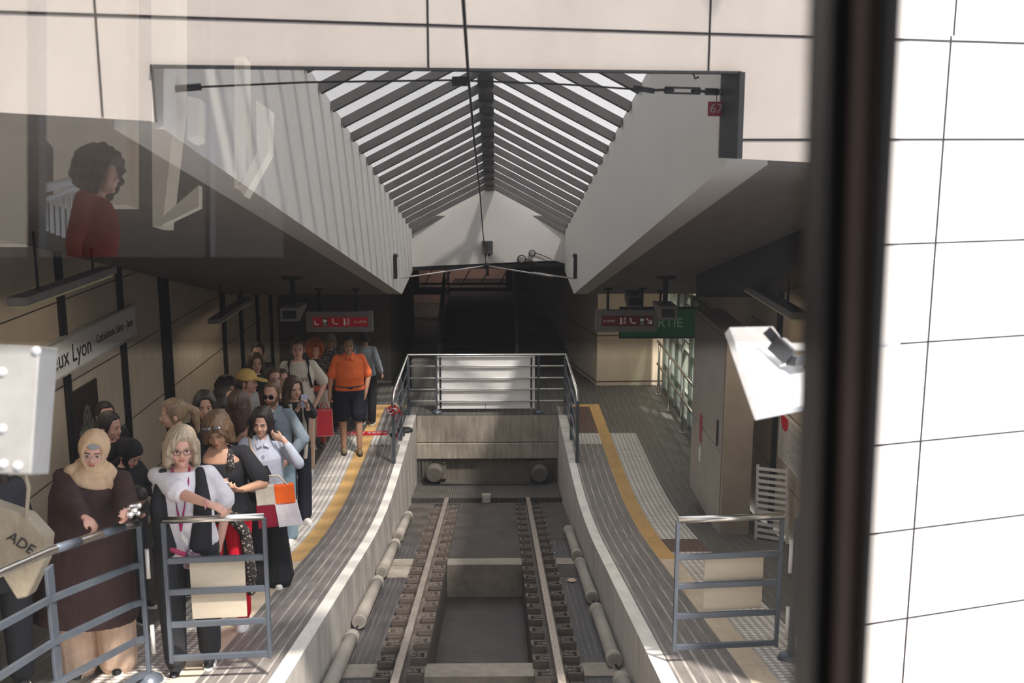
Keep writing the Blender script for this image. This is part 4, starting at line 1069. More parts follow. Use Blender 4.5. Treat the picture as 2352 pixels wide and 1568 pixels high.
def eb(bm, c, r, T=None, seg=16):
    m = (T if T is not None else Matrix.Identity(4)) @ Matrix.Translation(c) @ Matrix.Diagonal((*(r if isinstance(r, tuple) else (r,)*3), 1))
    bmesh.ops.create_uvsphere(bm, u_segments=seg, v_segments=max(8, seg*2//3), radius=1.0, matrix=m)
def skinobj(name, bm, mat, parent, vox, s, it=4, fac=.6):
    bm.transform(Matrix.Scale(s, 4))
    o = obj(name, bm, mat, parent, smooth=True, local=True)
    m = o.modifiers.new('remesh', 'REMESH'); m.mode = 'VOXEL'; m.voxel_size = vox; m.use_smooth_shade = True
    if it: k = o.modifiers.new('smooth', 'SMOOTH'); k.iterations = it; k.factor = fac
    return o
ELL = [((0, .018, .135), (.074, .093, .090)), ((0, -.020, .085), (.060, .064, .078)), ((0, -.030, .045), (.047, .050, .042))]
HC = V((0, .005, .115))
def headr(d):
    best = .05
    for c, r in ELL:
        o = [(HC[i]-c[i])/r[i] for i in range(3)]; q = [d[i]/r[i] for i in range(3)]
        A = sum(x*x for x in q); B = sum(x*y for x, y in zip(o, q)); Cc = sum(x*x for x in o)-1
        D = B*B-A*Cc
        if D > 0: best = max(best, (-B+math.sqrt(D))/A)
    return best
def sst(a, b, x): t = max(0, min(1, (x-a)/(b-a))); return t*t*(3-2*t)
def radial(bm, fn, T, nu=64, nv=40):
    rows = []
    for i in range(1, nv):
        el = -PI/2+PI*i/nv; row = []
        for j in range(nu):
            az = 2*PI*j/nu; d = V((math.cos(el)*math.sin(az), -math.cos(el)*math.cos(az), math.sin(el)))
            a = az if az <= PI else az-2*PI
            row.append(bm.verts.new(T @ (HC+d*fn(d, math.degrees(a), math.degrees(el)))))
        rows.append(row)
    for A, B in zip(rows, rows[1:]):
        for j in range(nu): bm.faces.new((A[j], A[(j+1) % nu], B[(j+1) % nu], B[j]))
    bm.faces.new(rows[0]); bm.faces.new(rows[-1])
def hair(bm, style, T):
    th = {'short': .009, 'crop': .006, 'bob': .024, 'shag': .026, 'long': .017, 'pony': .010, 'curly': .055, 'bun': .010, 'tucked': .011}.get(style, .014)
    front = {'shag': 24, 'bob': 36, 'curly': 34, 'short': 46, 'crop': 50}.get(style, 44)
    part = {'bob': 25, 'long': 18, 'tucked': 0}.get(style, 0)
    def fn(d, az, el):
        a = abs(az-part*.3)
        lim = front + (0 if a < 20 else 0)
        side = {'short': 70, 'crop': 72, 'curly': 52, 'bob': 46, 'shag': 50, 'long': 50}.get(style, 66)
        h = lim - (lim+70)*sst(side-30, side+22, a)
        m = sst(h-5, h+5, el)
        wv = (.004*math.sin(az*.35)+.004*math.sin(az*.8+el*.1)) if style in ('bob', 'shag', 'curly', 'long') else .001*math.sin(az*.7)
        if style == 'curly': wv = .014*math.sin(az*.16)*math.sin(el*.2)+.01*math.sin(az*.3+2)*math.cos(el*.33)
        return headr(d) - .012 + m*(th+.012+wv)
    radial(bm, fn, T)
    P = lambda *p: T @ V(p)
    if style == 'bob':
        for s in (-1, 1):
            cap(bm, P(s*.078, -.018, .14), P(s*.086, -.034, .02), .026, .024); cap(bm, P(s*.082, .03, .12), P(s*.085, .02, -.005), .035, .034); cap(bm, P(s*.055, -.055, .175), P(s*.084, -.05, .09), .018, .016)
        eb(bm, (0, .07, .06), (.085, .055, .085), T)
    if style == 'shag':
        for s in (-1, 1):
            cap(bm, P(s*.075, -.03, .15), P(s*.088, -.03, .035), .026, .018); cap(bm, P(s*.078, .03, .12), P(s*.082, .02, .0), .036, .026)
            cap(bm, P(s*.02, -.075, .18), P(s*.062, -.078, .13), .014, .010)
        eb(bm, (0, .075, .06), (.08, .05, .09), T); cap(bm, P(.0, -.08, .18), P(-.045, -.085, .135), .012, .009)
    if style == 'long':
        for s in (-1, 1):
            cap(bm, P(s*.072, -.01, .15), P(s*.088, -.005, .0), .024, .03); cap(bm, P(s*.088, -.005, .0), P(s*.10, -.02, -.17), .034, .022); cap(bm, P(s*.05, .06, .10), P(s*.06, .075, -.19), .05, .035)
        eb(bm, (0, .085, -.03), (.08, .04, .17), T)
    if style == 'backlong':
        eb(bm, (0, .085, -.03), (.085, .045, .19), T)
        for s in (-1, 1): cap(bm, P(s*.06, .05, .12), P(s*.06, .075, -.20), .045, .035)
    if style == 'pony':
        eb(bm, (0, .105, .155), (.03, .025, .03), T)
        cap(bm, P(0, .115, .155), P(0, .165, .10), .028, .04); cap(bm, P(0, .165, .10), P(0, .165, -.06), .042, .018)
    if style == 'bun': eb(bm, (0, .11, .17), (.042, .04, .04), T)
    if style == 'curly':
        for k in range(60):
            a = random.uniform(50, 310); e_ = random.uniform(-30, 75); d = V((math.cos(R(e_))*math.sin(R(a)), -math.cos(R(e_))*math.cos(R(a)), math.sin(R(e_))))
            eb(bm, tuple(HC+d*(headr(d)+.045)), (random.uniform(.02, .032),)*3, T, 8)
    if style == 'tucked':
        cap(bm, P(0, .07, .1), P(0, .085, -.06), .06, .05)

def ik(Sh, W, side, l1, l2, hint=None):
    d = W-Sh; D = min(d.length, (l1+l2)*.995); d = d.normalized(); W = Sh+d*D
    h = V(hint) if hint is not None else V((side*.45, .45, -1))
    h = (h-d*h.dot(d)).normalized(); a = (l1*l1-l2*l2+D*D)/(2*D); r = math.sqrt(max(0, l1*l1-a*a))
    return Sh+d*a+h*r, W
def hand(bm, W, d, pn, side, curl=.5, sp=1.0, thumb=1.0):
    """W wrist, d along the hand, pn out of the palm; side says where the thumb is"""
    d = d.normalized(); pn = (pn-d*pn.dot(d)).normalized(); wd = d.cross(pn)*side
    m = Matrix((wd, d, pn)).transposed().to_4x4(); m.translation = W+d*.045
    eb(bm, (0, 0, 0), (.038, .052, .017), m, 12); eb(bm, (0, -.035, 0), (.028, .03, .02), m, 10)
    for k, ln in enumerate((.066, .075, .070, .054)):
        b0 = W+d*(.082-.004*abs(k-1.2))+wd*((1.5-k)*.0195*sp)
        c1 = curl*.8; d1 = (d*math.cos(c1)+pn*math.sin(c1)); c2 = c1+curl*1.1; d2 = (d*math.cos(c2)+pn*math.sin(c2)); c3 = c2+curl*.8; d3 = (d*math.cos(c3)+pn*math.sin(c3))
        p1 = b0+d1*ln*.5; p2 = p1+d2*ln*.32; p3 = p2+d3*ln*.22
        cap(bm, b0-d*.02, p1, .0095, .0088, 8); cap(bm, p1, p2, .0088, .008, 8); cap(bm, p2, p3, .008, .0072, 8)
    t0 = W+d*.028+wd*.028; t1 = t0+(d*.6+wd*.55*thumb+pn*.35).normalized()*.034; t2 = t1+(d*.85+wd*.1*thumb+pn*.45).normalized()*.028
    cap(bm, t0, t1, .0125, .0105, 8); cap(bm, t1, t2, .0105, .0085, 8)

PEOPLE = {}
def person(key, head, H, yaw, label, sk=SK1, hr=('short', H_DARK), build=1.0, belly=0.0, bust=0.0, lean=0.0, side=0.0, hd=(0, 0, 0),
           A=None, B=None, hA=None, hB=None, handA=None, handB=None, top=None, bottom=None, shoes=None, vox=.009, Y=None, face=True,
           stance=.09, step=(0, 0), extra=None, eyes='open', neck=1.0):
    """head: pixel of the crown; A is the arm on the -X side, B on the +X side (local: faces -Y)"""
    s = H/1.70
    if Y is None:
        lo, hi = 3., 24.
        for _ in range(50):
            m_ = (lo+hi)/2; zz = at_y(head[0], head[1], m_).z - plat(m_) - H
            if zz > 0: lo = m_
            else: hi = m_
        Y = lo
    else: H = at_y(head[0], head[1], Y).z - plat(Y); s = H/1.70
    X = at_y(head[0], head[1], Y).x
    e = empty('person', label, 'person', (X, Y, plat(Y)), R(yaw), 'people waiting on the platform')
    PEOPLE[key] = e; e['s_'] = 0; del e['s_']
    ts = Matrix.Translation((0, 0, .93)) @ Matrix.Rotation(R(lean), 4, 'X') @ Matrix.Rotation(R(side), 4, 'Y') @ Matrix.Translation((0, 0, -.93))
    # the crown should stay where the pixel is, so slide the root back by the lean
    off = (ts @ V((0, 0, 1.6))) - V((0, 0, 1.6)); off.z = 0
    e.location = V((X, Y, plat(Y))) - Matrix.Rotation(R(yaw), 3, 'Z') @ (off*s)
    e.location.z = plat(e.location.y)
    piv = V((0, .012, 1.485))
    TH = ts @ Matrix.Translation(piv) @ Matrix.Rotation(R(hd[0]), 4, 'Z') @ Matrix.Rotation(R(hd[1]), 4, 'X') @ Matrix.Rotation(R(hd[2]), 4, 'Y') @ Matrix.Translation(-piv) @ Matrix.Translation((0, -.006, 1.462)) @ Matrix.Scale(1.07, 4)
    w_ = build
    tor = [(0, .0, .84, .12*w_, .09*w_), (0, .005, .93, .162*w_, .112*w_), (0, 0, 1.03, (.132+belly*.4)*w_, (.098+belly)*w_), (0, -.005-belly*.3, 1.13, (.134+belly*.4)*w_, (.102+belly)*w_), (0, 0, 1.25, .15*w_, .112*w_), (0, .008, 1.34, .150*w_, .098*w_), (0, .012, 1.40, .115*w_, .076), (0, .014, 1.44, .062, .056)]
    shs = .146*(.5+.5*w_)
    RT = (Matrix.Translation(e.location) @ Matrix.Rotation(R(yaw), 4, 'Z') @ Matrix.Scale(s, 4)).inverted()
    bm = BM(); loft(bm, tor, T=ts)
    cap(bm, ts @ V((0, .022, 1.40)), TH @ V((0, .018, .05)), .050*neck, .047*neck)
    # head
    for c, r in ELL: eb(bm, c, r, TH)
    eb(bm, (0, -.068, .020), (.020, .016, .017), TH, 10)
    cap(bm, TH @ V((0, -.079, .108)), TH @ V((0, -.097, .078)), .0065, .0100, 8); eb(bm, (.009, -.090, .073), .008, TH, 8); eb(bm, (-.009, -.090, .073), .008, TH, 8)
    eb(bm, (0, -.066, .121), (.047, .017, .009), TH, 12)
    for q in (-1, 1):
        eb(bm, (q*.034, -.053, .068), (.022, .022, .022), TH, 10); eb(bm, (q*.075, .014, .088), (.009, .018, .030), TH, 10)
    eb(bm, (0, -.074, .047), (.020, .010, .010), TH, 10)
    J = {}
    for q, tgt, hint, hnd in ((-1, A, hA, handA), (1, B, hB, handB)):
        Sh = ts @ V((q*(shs+.012), .012, 1.385))
        W0 = (RT @ at_y(*tgt[1:]) if tgt[0] == 'px' else V(tgt)) if tgt is not None else V((q*(.22 if w_ < 1.15 else .26), -.03, .86))
        El, W1 = ik(Sh, W0, q, .285, .25, hint)
        J[q] = (Sh, El, W1)
        aw = .5+.5*w_
        cap(bm, Sh, El, .044*aw, .036*aw); cap(bm, El, W1, .037*aw, .0245)
        hd_ = hnd or {}
        dd = V(hd_['d']) if 'd' in hd_ else (W1-El); pn = V(hd_['p']) if 'p' in hd_ else V((-q, .2, 0))
        hand(bm, W1, dd, pn, hd_.get('side', q), hd_.get('curl', .45), hd_.get('sp', 1.0))
    LG = {}
    for i, q in enumerate((-1, 1)):
        ft = step[i]; hp = V((q*.088*w_, 0, .90)); an = V((q*stance*w_, ft+.01, .09)); kn = (hp+an)/2 + V((q*.005, -.025, .03))
        LG[q] = (hp, kn, an); cap(bm, hp, kn, .085*w_, .056*(.6+.4*w_)); cap(bm, kn, an, .054*(.6+.4*w_), .036); eb(bm, tuple((kn+an)/2+V((0, .02, .05))), (.046, .048, .09), None, 10)
        eb(bm, tuple(an+V((0, -.05, -.055))), (.036, .09, .028), None, 10)
    body = skinobj('body', bm, sk, e, min(vox, .0075), s, 4, .5)
    # face
    fp_ = []
    if face:
        for q in (-1, 1):
            if eyes == 'open':
                b2 = BM(); eb(b2, (q*.030, -.0705, .1035), (.0135, .0085, .0072), TH, 12); b2.transform(Matrix.Scale(s, 4)); ey = obj('eye', b2, M_eye, e, True, local=True)
                b2 = BM(); eb(b2, (q*.0295, -.0775, .1035), (.0062, .003, .0062), TH, 10); b2.transform(Matrix.Scale(s, 4)); obj('iris', b2, M_iris, ey, True, local=True)
            b2 = BM(); cap(b2, TH @ V((q*.017, -.080, .1095)), TH @ V((q*.043, -.0725, .1085)), .0026, .0022, 6); b2.transform(Matrix.Scale(s, 4)); obj('eyelid', b2, M_iris if eyes == 'open' else hr[1], e, True, local=True)
            b2 = BM(); cap(b2, TH @ V((q*.014, -.0845, .1245)), TH @ V((q*.044, -.0745, .1265)), .0036, .0024, 6); b2.transform(Matrix.Scale(s, 4)); obj('eyebrow', b2, hr[1], e, True, local=True)
        b2 = BM(); eb(b2, (0, -.0825, .050), (.021, .007, .0042), TH, 12); eb(b2, (0, -.081, .0435), (.017, .007, .0048), TH, 12); b2.transform(Matrix.Scale(s, 4)); obj('lips', b2, M_lip, e, True, local=True)
    if hr[0]:
        bm = BM(); hair(bm, hr[0], TH); skinobj('hair', bm, hr[1], e, min(vox, .008), s, 2, .5)
    # clothes
    if top:
        bm = BM(); t_ = top.get('loose', .012); hem = top.get('hem', .90); fl = top.get('flare', 0)
        rg = [r for r in tor if r[2] > hem+.03]
        if hem < .8: rg = [(r[0], r[1], r[2], max(r[3], (.165*w_ if r[2] < .9 else 0)), max(r[4], (.118*w_ if r[2] < .9 else 0))) for r in rg]
        nr = top.get('neck', 1.43)
        rg = [r for r in rg if r[2] < nr]
        def interp(z):
            for a_, b_ in zip(tor, tor[1:]):
                if a_[2] <= z <= b_[2]: f = (z-a_[2])/(b_[2]-a_[2]); return tuple(x*(1-f)+y*f for x, y in zip(a_, b_))
            return tor[0] if z < tor[0][2] else tor[-1]
        hh = interp(hem)
        rgs = [(hh[0], hh[1], hem, max(hh[3], .14*w_)+fl, max(hh[4], .10*w_)+fl*.8)]+rg+[interp(nr) if nr < 1.44 else tor[-1]]
        rgs = [(a_, b_, c_, d_+t_+(top.get('drape', 0) if c_ < 1.3 else 0), f_+t_+(top.get('drape', 0)*.7 if c_ < 1.3 else 0)) for a_, b_, c_, d_, f_ in rgs]
        loft(bm, rgs, T=ts)
        if bust:
            for q in (-1, 1): eb(bm, (q*.068*w_, -.078*w_-t_*.5, 1.235), (.062, .05*bust, .065), ts)
        sl = top.get('sleeve', 1.0); aw = .5+.5*w_; bag = top.get('bag', .010)
        for q in (-1, 1):
            Sh, El, W1 = J[q]
            if sl <= 0: continue
            r0 = .046*aw+.006
            cap(bm, ts @ V((q*.085, .012, 1.375)), Sh, .058, r0)
            if sl <= .5: cap(bm, Sh, Sh.lerp(El, sl*2), r0, .044*aw+bag)
            else:
                cap(bm, Sh, El, r0, .040*aw+bag*.8); f = (sl-.5)*2; cap(bm, El, El.lerp(W1, f), .040*aw+bag*.8, .026+bag*.7)
        skinobj(top.get('name', 'shirt'), bm, top['mat'], e, vox, s, 9, .6)
    if bottom:
        bm = BM(); k = bottom.get('kind', 'trousers'); t_ = bottom.get('loose', .012); wz = bottom.get('waist', 1.02)
        rg = [(0, .0, .82, .125*w_, .095*w_), (0, .005, .93, .162*w_, .115*w_), (0, 0, wz, (.135+belly*.4)*w_, (.10+belly)*w_)]
        rg = [(a_, b_, c_, d_+t_, f_+t_) for a_, b_, c_, d_, f_ in rg]
        if k == 'skirt':
            ln = bottom.get('length', .45); fl = bottom.get('flare', .05)
            loft(bm, [(0, 0, ln, .17*w_+fl, .13*w_+fl)]+[(0, 0, .75, .17*w_+fl*.4, .125*w_+fl*.4)]+rg[1:])
        else:
            loft(bm, rg)
            ln = bottom.get('length', .10); rk = bottom.get('knee', .06); ra = bottom.get('ankle', .045)
            for q in (-1, 1):
                hp, kn, an = LG[q]
                cap(bm, hp+V((0, 0, -.02)), hp.lerp(kn, 1) if ln < .47 else hp.lerp(kn, (.90-ln)/.45), .088*w_+t_, rk*w_+t_)
                if ln < .47: f = (kn.z-ln)/(kn.z-an.z); cap(bm, kn, kn.lerp(an, max(.05, f)), rk*w_+t_, ra+t_)
        skinobj({'skirt': 'skirt', 'shorts': 'shorts'}.get(k, 'trousers'), bm, bottom['mat'], e, vox, s, 9, .6)
    if shoes:
        for q in (-1, 1):
            an = LG[q][2]; bm = BM(); o_ = V((an.x, an.y, 0))
            cap(bm, o_+V((0, .035, .045)), o_+V((0, -.12, .036)), .040, .034); cap(bm, o_+V((0, .02, .05)), o_+V((0, .015, .095)), .042, .040) if not shoes.get('low') else None
            for v_ in bm.verts: v_.co.z = max(v_.co.z, .012)
            sh = skinobj('shoe', bm, shoes['mat'], e, .008, s, 2, .5)
            bm = BM(); n_ = 20; ring = [o_+V((math.cos(2*PI*j/n_)*.044, -.045+math.sin(2*PI*j/n_)*.128, 0)) for j in range(n_)]
            prism(bm, ring, (0, 0, .026)); bm.transform(Matrix.Scale(s, 4)); obj('sole', bm, shoes.get('sole', M_signw), sh, local=True)
    W = Matrix.Translation(e.location) @ Matrix.Rotation(R(yaw), 4, 'Z') @ Matrix.Scale(s, 4)
    return dict(e=e, s=s, J=J, TH=TH, ts=ts, W=W, LG=LG)
def addp(P, name, build_fn, mat, world=False, tagv=None, smooth=True, parent=None, vox=None):
    """extra piece in the person's own coordinates: a child (clothes, glasses) or, with world, a thing of its own"""
    bm = BM(); build_fn(bm)
    if world:
        bm.transform(P['W']); o = obj(name, bm, mat, None)
        for p_ in o.data.polygons: p_.use_smooth = smooth
        if tagv: tag(o, *tagv)
    elif vox: o = skinobj(name, bm, mat, P['e'], vox, P['s'], 2, .5)
    else:
        bm.transform(Matrix.Scale(P['s'], 4)); o = obj(name, bm, mat, parent or P['e'], local=True)
        for p_ in o.data.polygons: p_.use_smooth = smooth
    return o
def glasses(P, mat, lens=None, dy=0.0, dz=0.0, r=.021):
    T = P['TH']
    def f(bm):
        for q in (-1, 1):
            c = V((q*.031, -.092+dy, .102+dz)); tube(bm, [T @ (c+V((math.cos(t)*r, abs(math.cos(t))*.0, math.sin(t)*r*.82))) for t in [2*PI*k/20 for k in range(20)]], .0021, 6, closed=True)
            tube(bm, [T @ (c+V((q*r, 0, .005))), T @ V((q*.076, -.05+dy, .105+dz)), T @ V((q*.082, .015+dy, .102+dz))], .0018, 5)
        tube(bm, [T @ V((-.010, -.092+dy, .106+dz)), T @ V((0, -.095+dy, .109+dz)), T @ V((.010, -.092+dy, .106+dz))], .0019, 5)
    g_ = addp(P, 'glasses', f, mat)
    if lens:
        for q in (-1, 1): addp(P, 'lens', lambda bm: eb(bm, (q*.031, -.092+dy, .102+dz), (r*.98, .002, r*.8), T, 16), lens, parent=None)
def phone(P, c, x, y, label, mat, sz=(.072, .148, .009), cam_=False, screen=False):
    M_ = basis(c, x, y)
    e_ = empty('phone', label, 'phone', tuple(P['W'] @ V(c)))
    bm = BM(); box(bm, (0, 0, 0), sz, M=P['W'] @ M_); obj('body', bm, mat, e_, bevel=.002)
    if cam_:
        bm = BM(); box(bm, (-.018, .050, .006), (.028, .030, .003), M=P['W'] @ M_); obj('camera_bump', bm, M_dark, e_)
    if screen:
        bm = BM(); box(bm, (0, 0, sz[2]/2+.0005), (sz[0]*.9, sz[1]*.92, .001), M=P['W'] @ M_); obj('screen', bm, M_dark, e_)
    return e_

BLK = cloth('black_cloth', (.022, .022, .026)); BLK2 = cloth('charcoal_cloth', (.035, .036, .042)); NAVY = cloth('navy_cloth', (.016, .019, .032))
WHT = cloth('white_cloth', (.72, .69, .74)); BRN = cloth('brown_coat', (.060, .036, .034)); BEI = cloth('beige_cloth', (.60, .43, .33)); HIJ = cloth('beige_scarf', (.56, .39, .25))
DEN = cloth('grey_blue_denim', (.22, .27, .32)); JEA = cloth('light_jeans', (.30, .44, .54)); LBL = cloth('pale_blue_shirt', (.47, .50, .60)); REDC = cloth('red_trousers', (.68, .012, .035))
ORA = cloth('orange_polo', (.80, .16, .045)); CREAM = cloth('cream_cloth', (.60, .55, .47)); FLOR = cloth('floral_cloth', (.035, .03, .03), pat=((.55, .5, .42), (.35, .12, .14), 42, .48)); 
SH_W = flat('white_shoe', (.80, .78, .76), .5); SH_K = flat('black_shoe', (.02, .02, .022), .4); SH_G = flat('olive_shoe', (.22, .17, .09), .8); YEL = cloth('yellow_cap', (.62, .42, .14)); CORAL = cloth('coral_cloth', (.65, .14, .09))

# -- woman in the headscarf at the railing
P = person('hijab', (214, 992), 1.66, 14, 'person in brown coat and beige headscarf, hands on the railing', sk=SK3, hr=(None, H_DARK), build=1.42, belly=.03, bust=1.0, hd=(0, 6, 0), side=7,
    A=('px', 205, 1212, 6.14), B=('px', 284, 1196, 6.25), hA=(-1.2, .3, -.6), hB=(.6, .5, -.9), handA=dict(d=(.75, -.35, -.50), p=(-.2, .0, -1), curl=.75, side=-1), handB=dict(d=(.3, -.7, .4), p=(-.6, -.2, .5), curl=.7),
    top=dict(mat=BRN, hem=.42, loose=.035, sleeve=.93, flare=.10, drape=.02, bag=.040, neck=1.42, name='coat'), bottom=dict(mat=BEI, length=.06, knee=.085, ankle=.11, loose=.02), shoes=dict(mat=SH_K), vox=.0075, Y=6.72)
def f(bm):
    T = P['TH']
    def fn(d, az, el):
        q = ((az)/38)**2 + ((el+2)/44)**2
        m = sst(.85, 1.12, q); return headr(d)-.014+m*(.014+.020+.002*math.sin(az*.25+el*.15))
    radial(bm, fn, T)
    ts = P['ts']; loft(bm, [(0, .02, 1.36, .18, .135), (0, .005, 1.42, .13, .12), (0, -.0, 1.475, .092, .095), (0, -.003, 1.52, .078, .088), (0, .01, 1.55, .07, .08)], T=ts)
    for k in range(4):
        z = 1.40+.028*k; r1 = .155-.018*k
        tube(bm, [ts @ V((math.cos(t)*r1, math.sin(t)*(r1*.85)-.012, z+.012*math.sin(t*2+k)-(.03 if math.sin(t) < 0 else 0))) for t in [2*PI*j/24 for j in range(24)]], .018, 8, closed=True)
    cap(bm, ts @ V((.10, -.08, 1.42)), ts @ V((.15, -.12, 1.30)), .03, .018); cap(bm, ts @ V((-.13, -.02, 1.44)), ts @ V((-.19, .0, 1.36)), .045, .03)
addp(P, 'headscarf', f, HIJ, vox=.008)
addp(P, 'underscarf', lambda bm: radial(bm, lambda d, az, el: headr(d)+(.009 if (az/36)**2+((el-36)/15)**2 < 1 else -.02), P['TH']), cloth('grey_band', (.26, .27, .29)), vox=.006)
glasses(P, flat('clear_frame', (.55, .42, .38), .3), r=.023)
addp(P, 'crumpled_bag', lambda bm: [eb(bm, tuple(P['J'][1][2]+V((.06+random.uniform(-.02, .04), -.06+random.uniform(-.03, .03), .07+random.uniform(-.02, .04)))), random.uniform(.014, .026), None, 8) for k in range(9)],
     flat('silver_foil', (.75, .75, .78), .2, .9), world=True, tagv=('silvery crumpled wrapper in the hand of the headscarf woman', 'wrapper'), smooth=False)
HJ = P
# tote bag on her far side, with dark letters, and the person whose bag it is
P = person('edge', (-40, 1010), 1.66, 30, 'person in dark clothes cut off by the picture edge, behind grey box', sk=SK1, hr=('long', H_DARK), build=1.1, top=dict(mat=BLK2, hem=.7, sleeve=.95), bottom=dict(mat=BLK2, knee=.075, ankle=.07), shoes=dict(mat=SH_K), vox=.012, Y=6.35)
c = at_y(52, 1275, 5.95)
e = empty('tote_bag', 'beige cloth tote bag with dark lettering at far edge', 'bag', tuple(c))
bm = BM(); a_ = [at_y(x, y, 5.95) for x, y in ((-40, 1150), (60, 1185), (106, 1235), (100, 1290), (62, 1372), (38, 1378), (-40, 1250))]
prism(bm, a_, (0.02, .09, 0)); obj('bag_body', bm, cloth('tote_beige', (.33, .285, .22)), e, bevel=.012)
bm = BM(); tube(bm, [at_y(60, 1190, 5.93), at_y(66, 1120, 6.0), at_y(50, 1060, 6.05)], .012, 6); obj('strap', bm, MATS['tote_beige'], e)
text('lettering', 'ADE', .11, basis(at_y(48, 1248, 5.944), (1, 0, -.75), (.75, 0, 1)), M_ink, e, width=.17)

# -- blonde woman with glasses, arm on the gate
P = person('blonde', (412, 984), 1.66, 8, 'person with grey blonde bob, glasses, white shirt and black waistcoat', sk=SK3, hr=('bob', H_BLOND), build=1.16, belly=.025, bust=1.0, hd=(10, 3, 2),
    A=('px', 500, 1168, 6.42), B=(.22, .02, .90), hA=(-.5, -.2, -1), handA=dict(d=(1, -.2, -.35), p=(.0, .2, -1), curl=.7, side=1), top=dict(mat=WHT, hem=.84, sleeve=.42, bag=.030, loose=.018, drape=.01, neck=1.42), bottom=dict(mat=BLK2, knee=.062, ankle=.055, loose=.02), shoes=dict(mat=SH_K), vox=.0065, Y=6.78, step=(-.08, .06))
glasses(P, flat('dark_frame', (.03, .015, .02), .3)); W_ = P
def f(bm):
    ts = P['ts']; w_ = 1.16
    loft(bm, [(0, .02, .88, .19, .145), (0, .02, 1.03, .175, .138), (0, .02, 1.25, .188, .148), (0, .03, 1.34, .178, .108), (0, .025, 1.405, .135, .085)], T=ts)
addp(P, 'waistcoat', lambda bm: (loft(bm, [(0, .045, .88, .195, .125), (0, .04, 1.03, .185, .12), (0, .035, 1.2, .188, .12), (0, .03, 1.34, .168, .09), (0, .03, 1.41, .12, .075)], T=P['ts']),
     [cap(bm, P['ts'] @ V((q*.118, -.03, 1.41)), P['ts'] @ V((q*.14, -.140, 1.22)), .034, .058) for q in (-1, 1)], [cap(bm, P['ts'] @ V((q*.14, -.135, 1.22)), P['ts'] @ V((q*.11, -.135, .93)), .058, .075) for q in (-1, 1)]), BLK, vox=.008)
addp(P, 'lanyard', lambda bm: (tube(bm, [P['ts'] @ V(q) for q in ((-.055, -.03, 1.44), (-.04, -.13, 1.33), (-.012, -.185, 1.18), (.0, -.185, 1.06))], .0065, 6), tube(bm, [P['ts'] @ V(q) for q in ((.055, -.03, 1.44), (.05, -.13, 1.33), (.022, -.19, 1.18), (.0, -.185, 1.06))], .0065, 6)), flat('magenta_ribbon', (.42, .02, .16), .6))
addp(P, 'keys', lambda bm: [box(bm, (.01+k*.012, -.195, 1.03-.02*k), (.012, .005, .05)) for k in range(3)], M_lgrey, smooth=False)
addp(P, 'waist_bag', lambda bm: (tube(bm, [(-.17, -.05, 1.02), (-.10, -.18, .95), (.02, -.20, .90)], .017, 8),), flat('dark_pink_strap', (.40, .03, .10), .6))
addp(P, 'scarf_end', lambda bm: [eb(bm, (.04+random.uniform(-.05, .06), -.19+random.uniform(-.02, .02), .86+random.uniform(-.05, .05)), (.03, .015, .03), None, 8) for k in range(12)], cloth('patterned_silk', (.20, .12, .16), pat=((.7, .7, .72), (.3, .5, .5), 60, .45)))
addp(P, 'bracelet', lambda bm: tube(bm, [P['J'][-1][2]+V((-.02, 0, 0))+V((0.006*math.sin(t), math.cos(t)*.030, math.sin(t)*.030)) for t in [2*PI*j/14 for j in range(14)]], .003, 5, closed=True), flat('pink_band', (.7, .35, .45), .5))
addp(P, 'earring', lambda bm: eb(bm, (-.077, .0, .058), .006, P['TH'], 8), M_lgrey)

# -- brown haired woman looking at a phone, red trousers
P = person('red', (500, 942), 1.70, 0, 'person in black top and red trousers looking down at a phone', sk=SK2, hr=('shag', H_LBR), build=1.12, belly=.01, bust=1.0, hd=(4, 22, -4), lean=2, eyes='down',
    A=('px', 492, 1118, 7.42), B=('px', 556, 1124, 7.42), hA=(-.8, .2, -.8), hB=(.8, .2, -.8), handA=dict(d=(.7, -.6, .2), p=(.2, .4, 1), curl=.7, side=-1), handB=dict(d=(-.4, -.7, .2), p=(-.2, .4, 1), curl=.7, side=1),
    top=dict(mat=BLK, hem=.88, sleeve=.40, bag=.03, neck=1.33, loose=.016, drape=.015), bottom=dict(mat=REDC, knee=.058, ankle=.05, length=.12), shoes=dict(mat=SH_W), vox=.0065, Y=7.75)
phone(P, (P['J'][1][2]+P['J'][-1][2])/2+V((0, -.085, .05)), (1, .1, 0), (0, -.75, .5), 'white edged phone held by woman in red trousers', M_signw, cam_=False, screen=True)
addp(P, 'scarf', lambda bm: (tube(bm, [P['ts'] @ V(q) for q in ((-.06, .05, 1.43), (.075, -.0, 1.42), (.10, -.12, 1.32), (.06, -.155, 1.18), (.02, -.16, 1.05))], [.02, .026, .030, .032, .03], 10), tube(bm, [V(q) for q in ((.0, -.16, 1.0), (.12, -.17, .93), (.18, -.12, .80), (.20, -.10, .5), (.20, -.12, .32))], [.03, .05, .045, .045, .03], 10)), FLOR, vox=.008)
addp(P, 'sunglasses', lambda bm: [eb(bm, (q*.034, -.098, .205), (.028, .012, .014), P['TH'], 12) for q in (-1, 1)], flat('shiny_lens', (.25, .26, .3), .08, .8))
addp(P, 'bag', lambda bm: eb(bm, (-.05, -.215, .80), (.10, .05, .09)), cloth('dark_bag', (.03, .028, .03), pat=((.4, .38, .35), (.2, .1, .1), 50, .35)), world=True, tagv=('dark patterned shoulder bag in front of the red trousers', 'bag'))

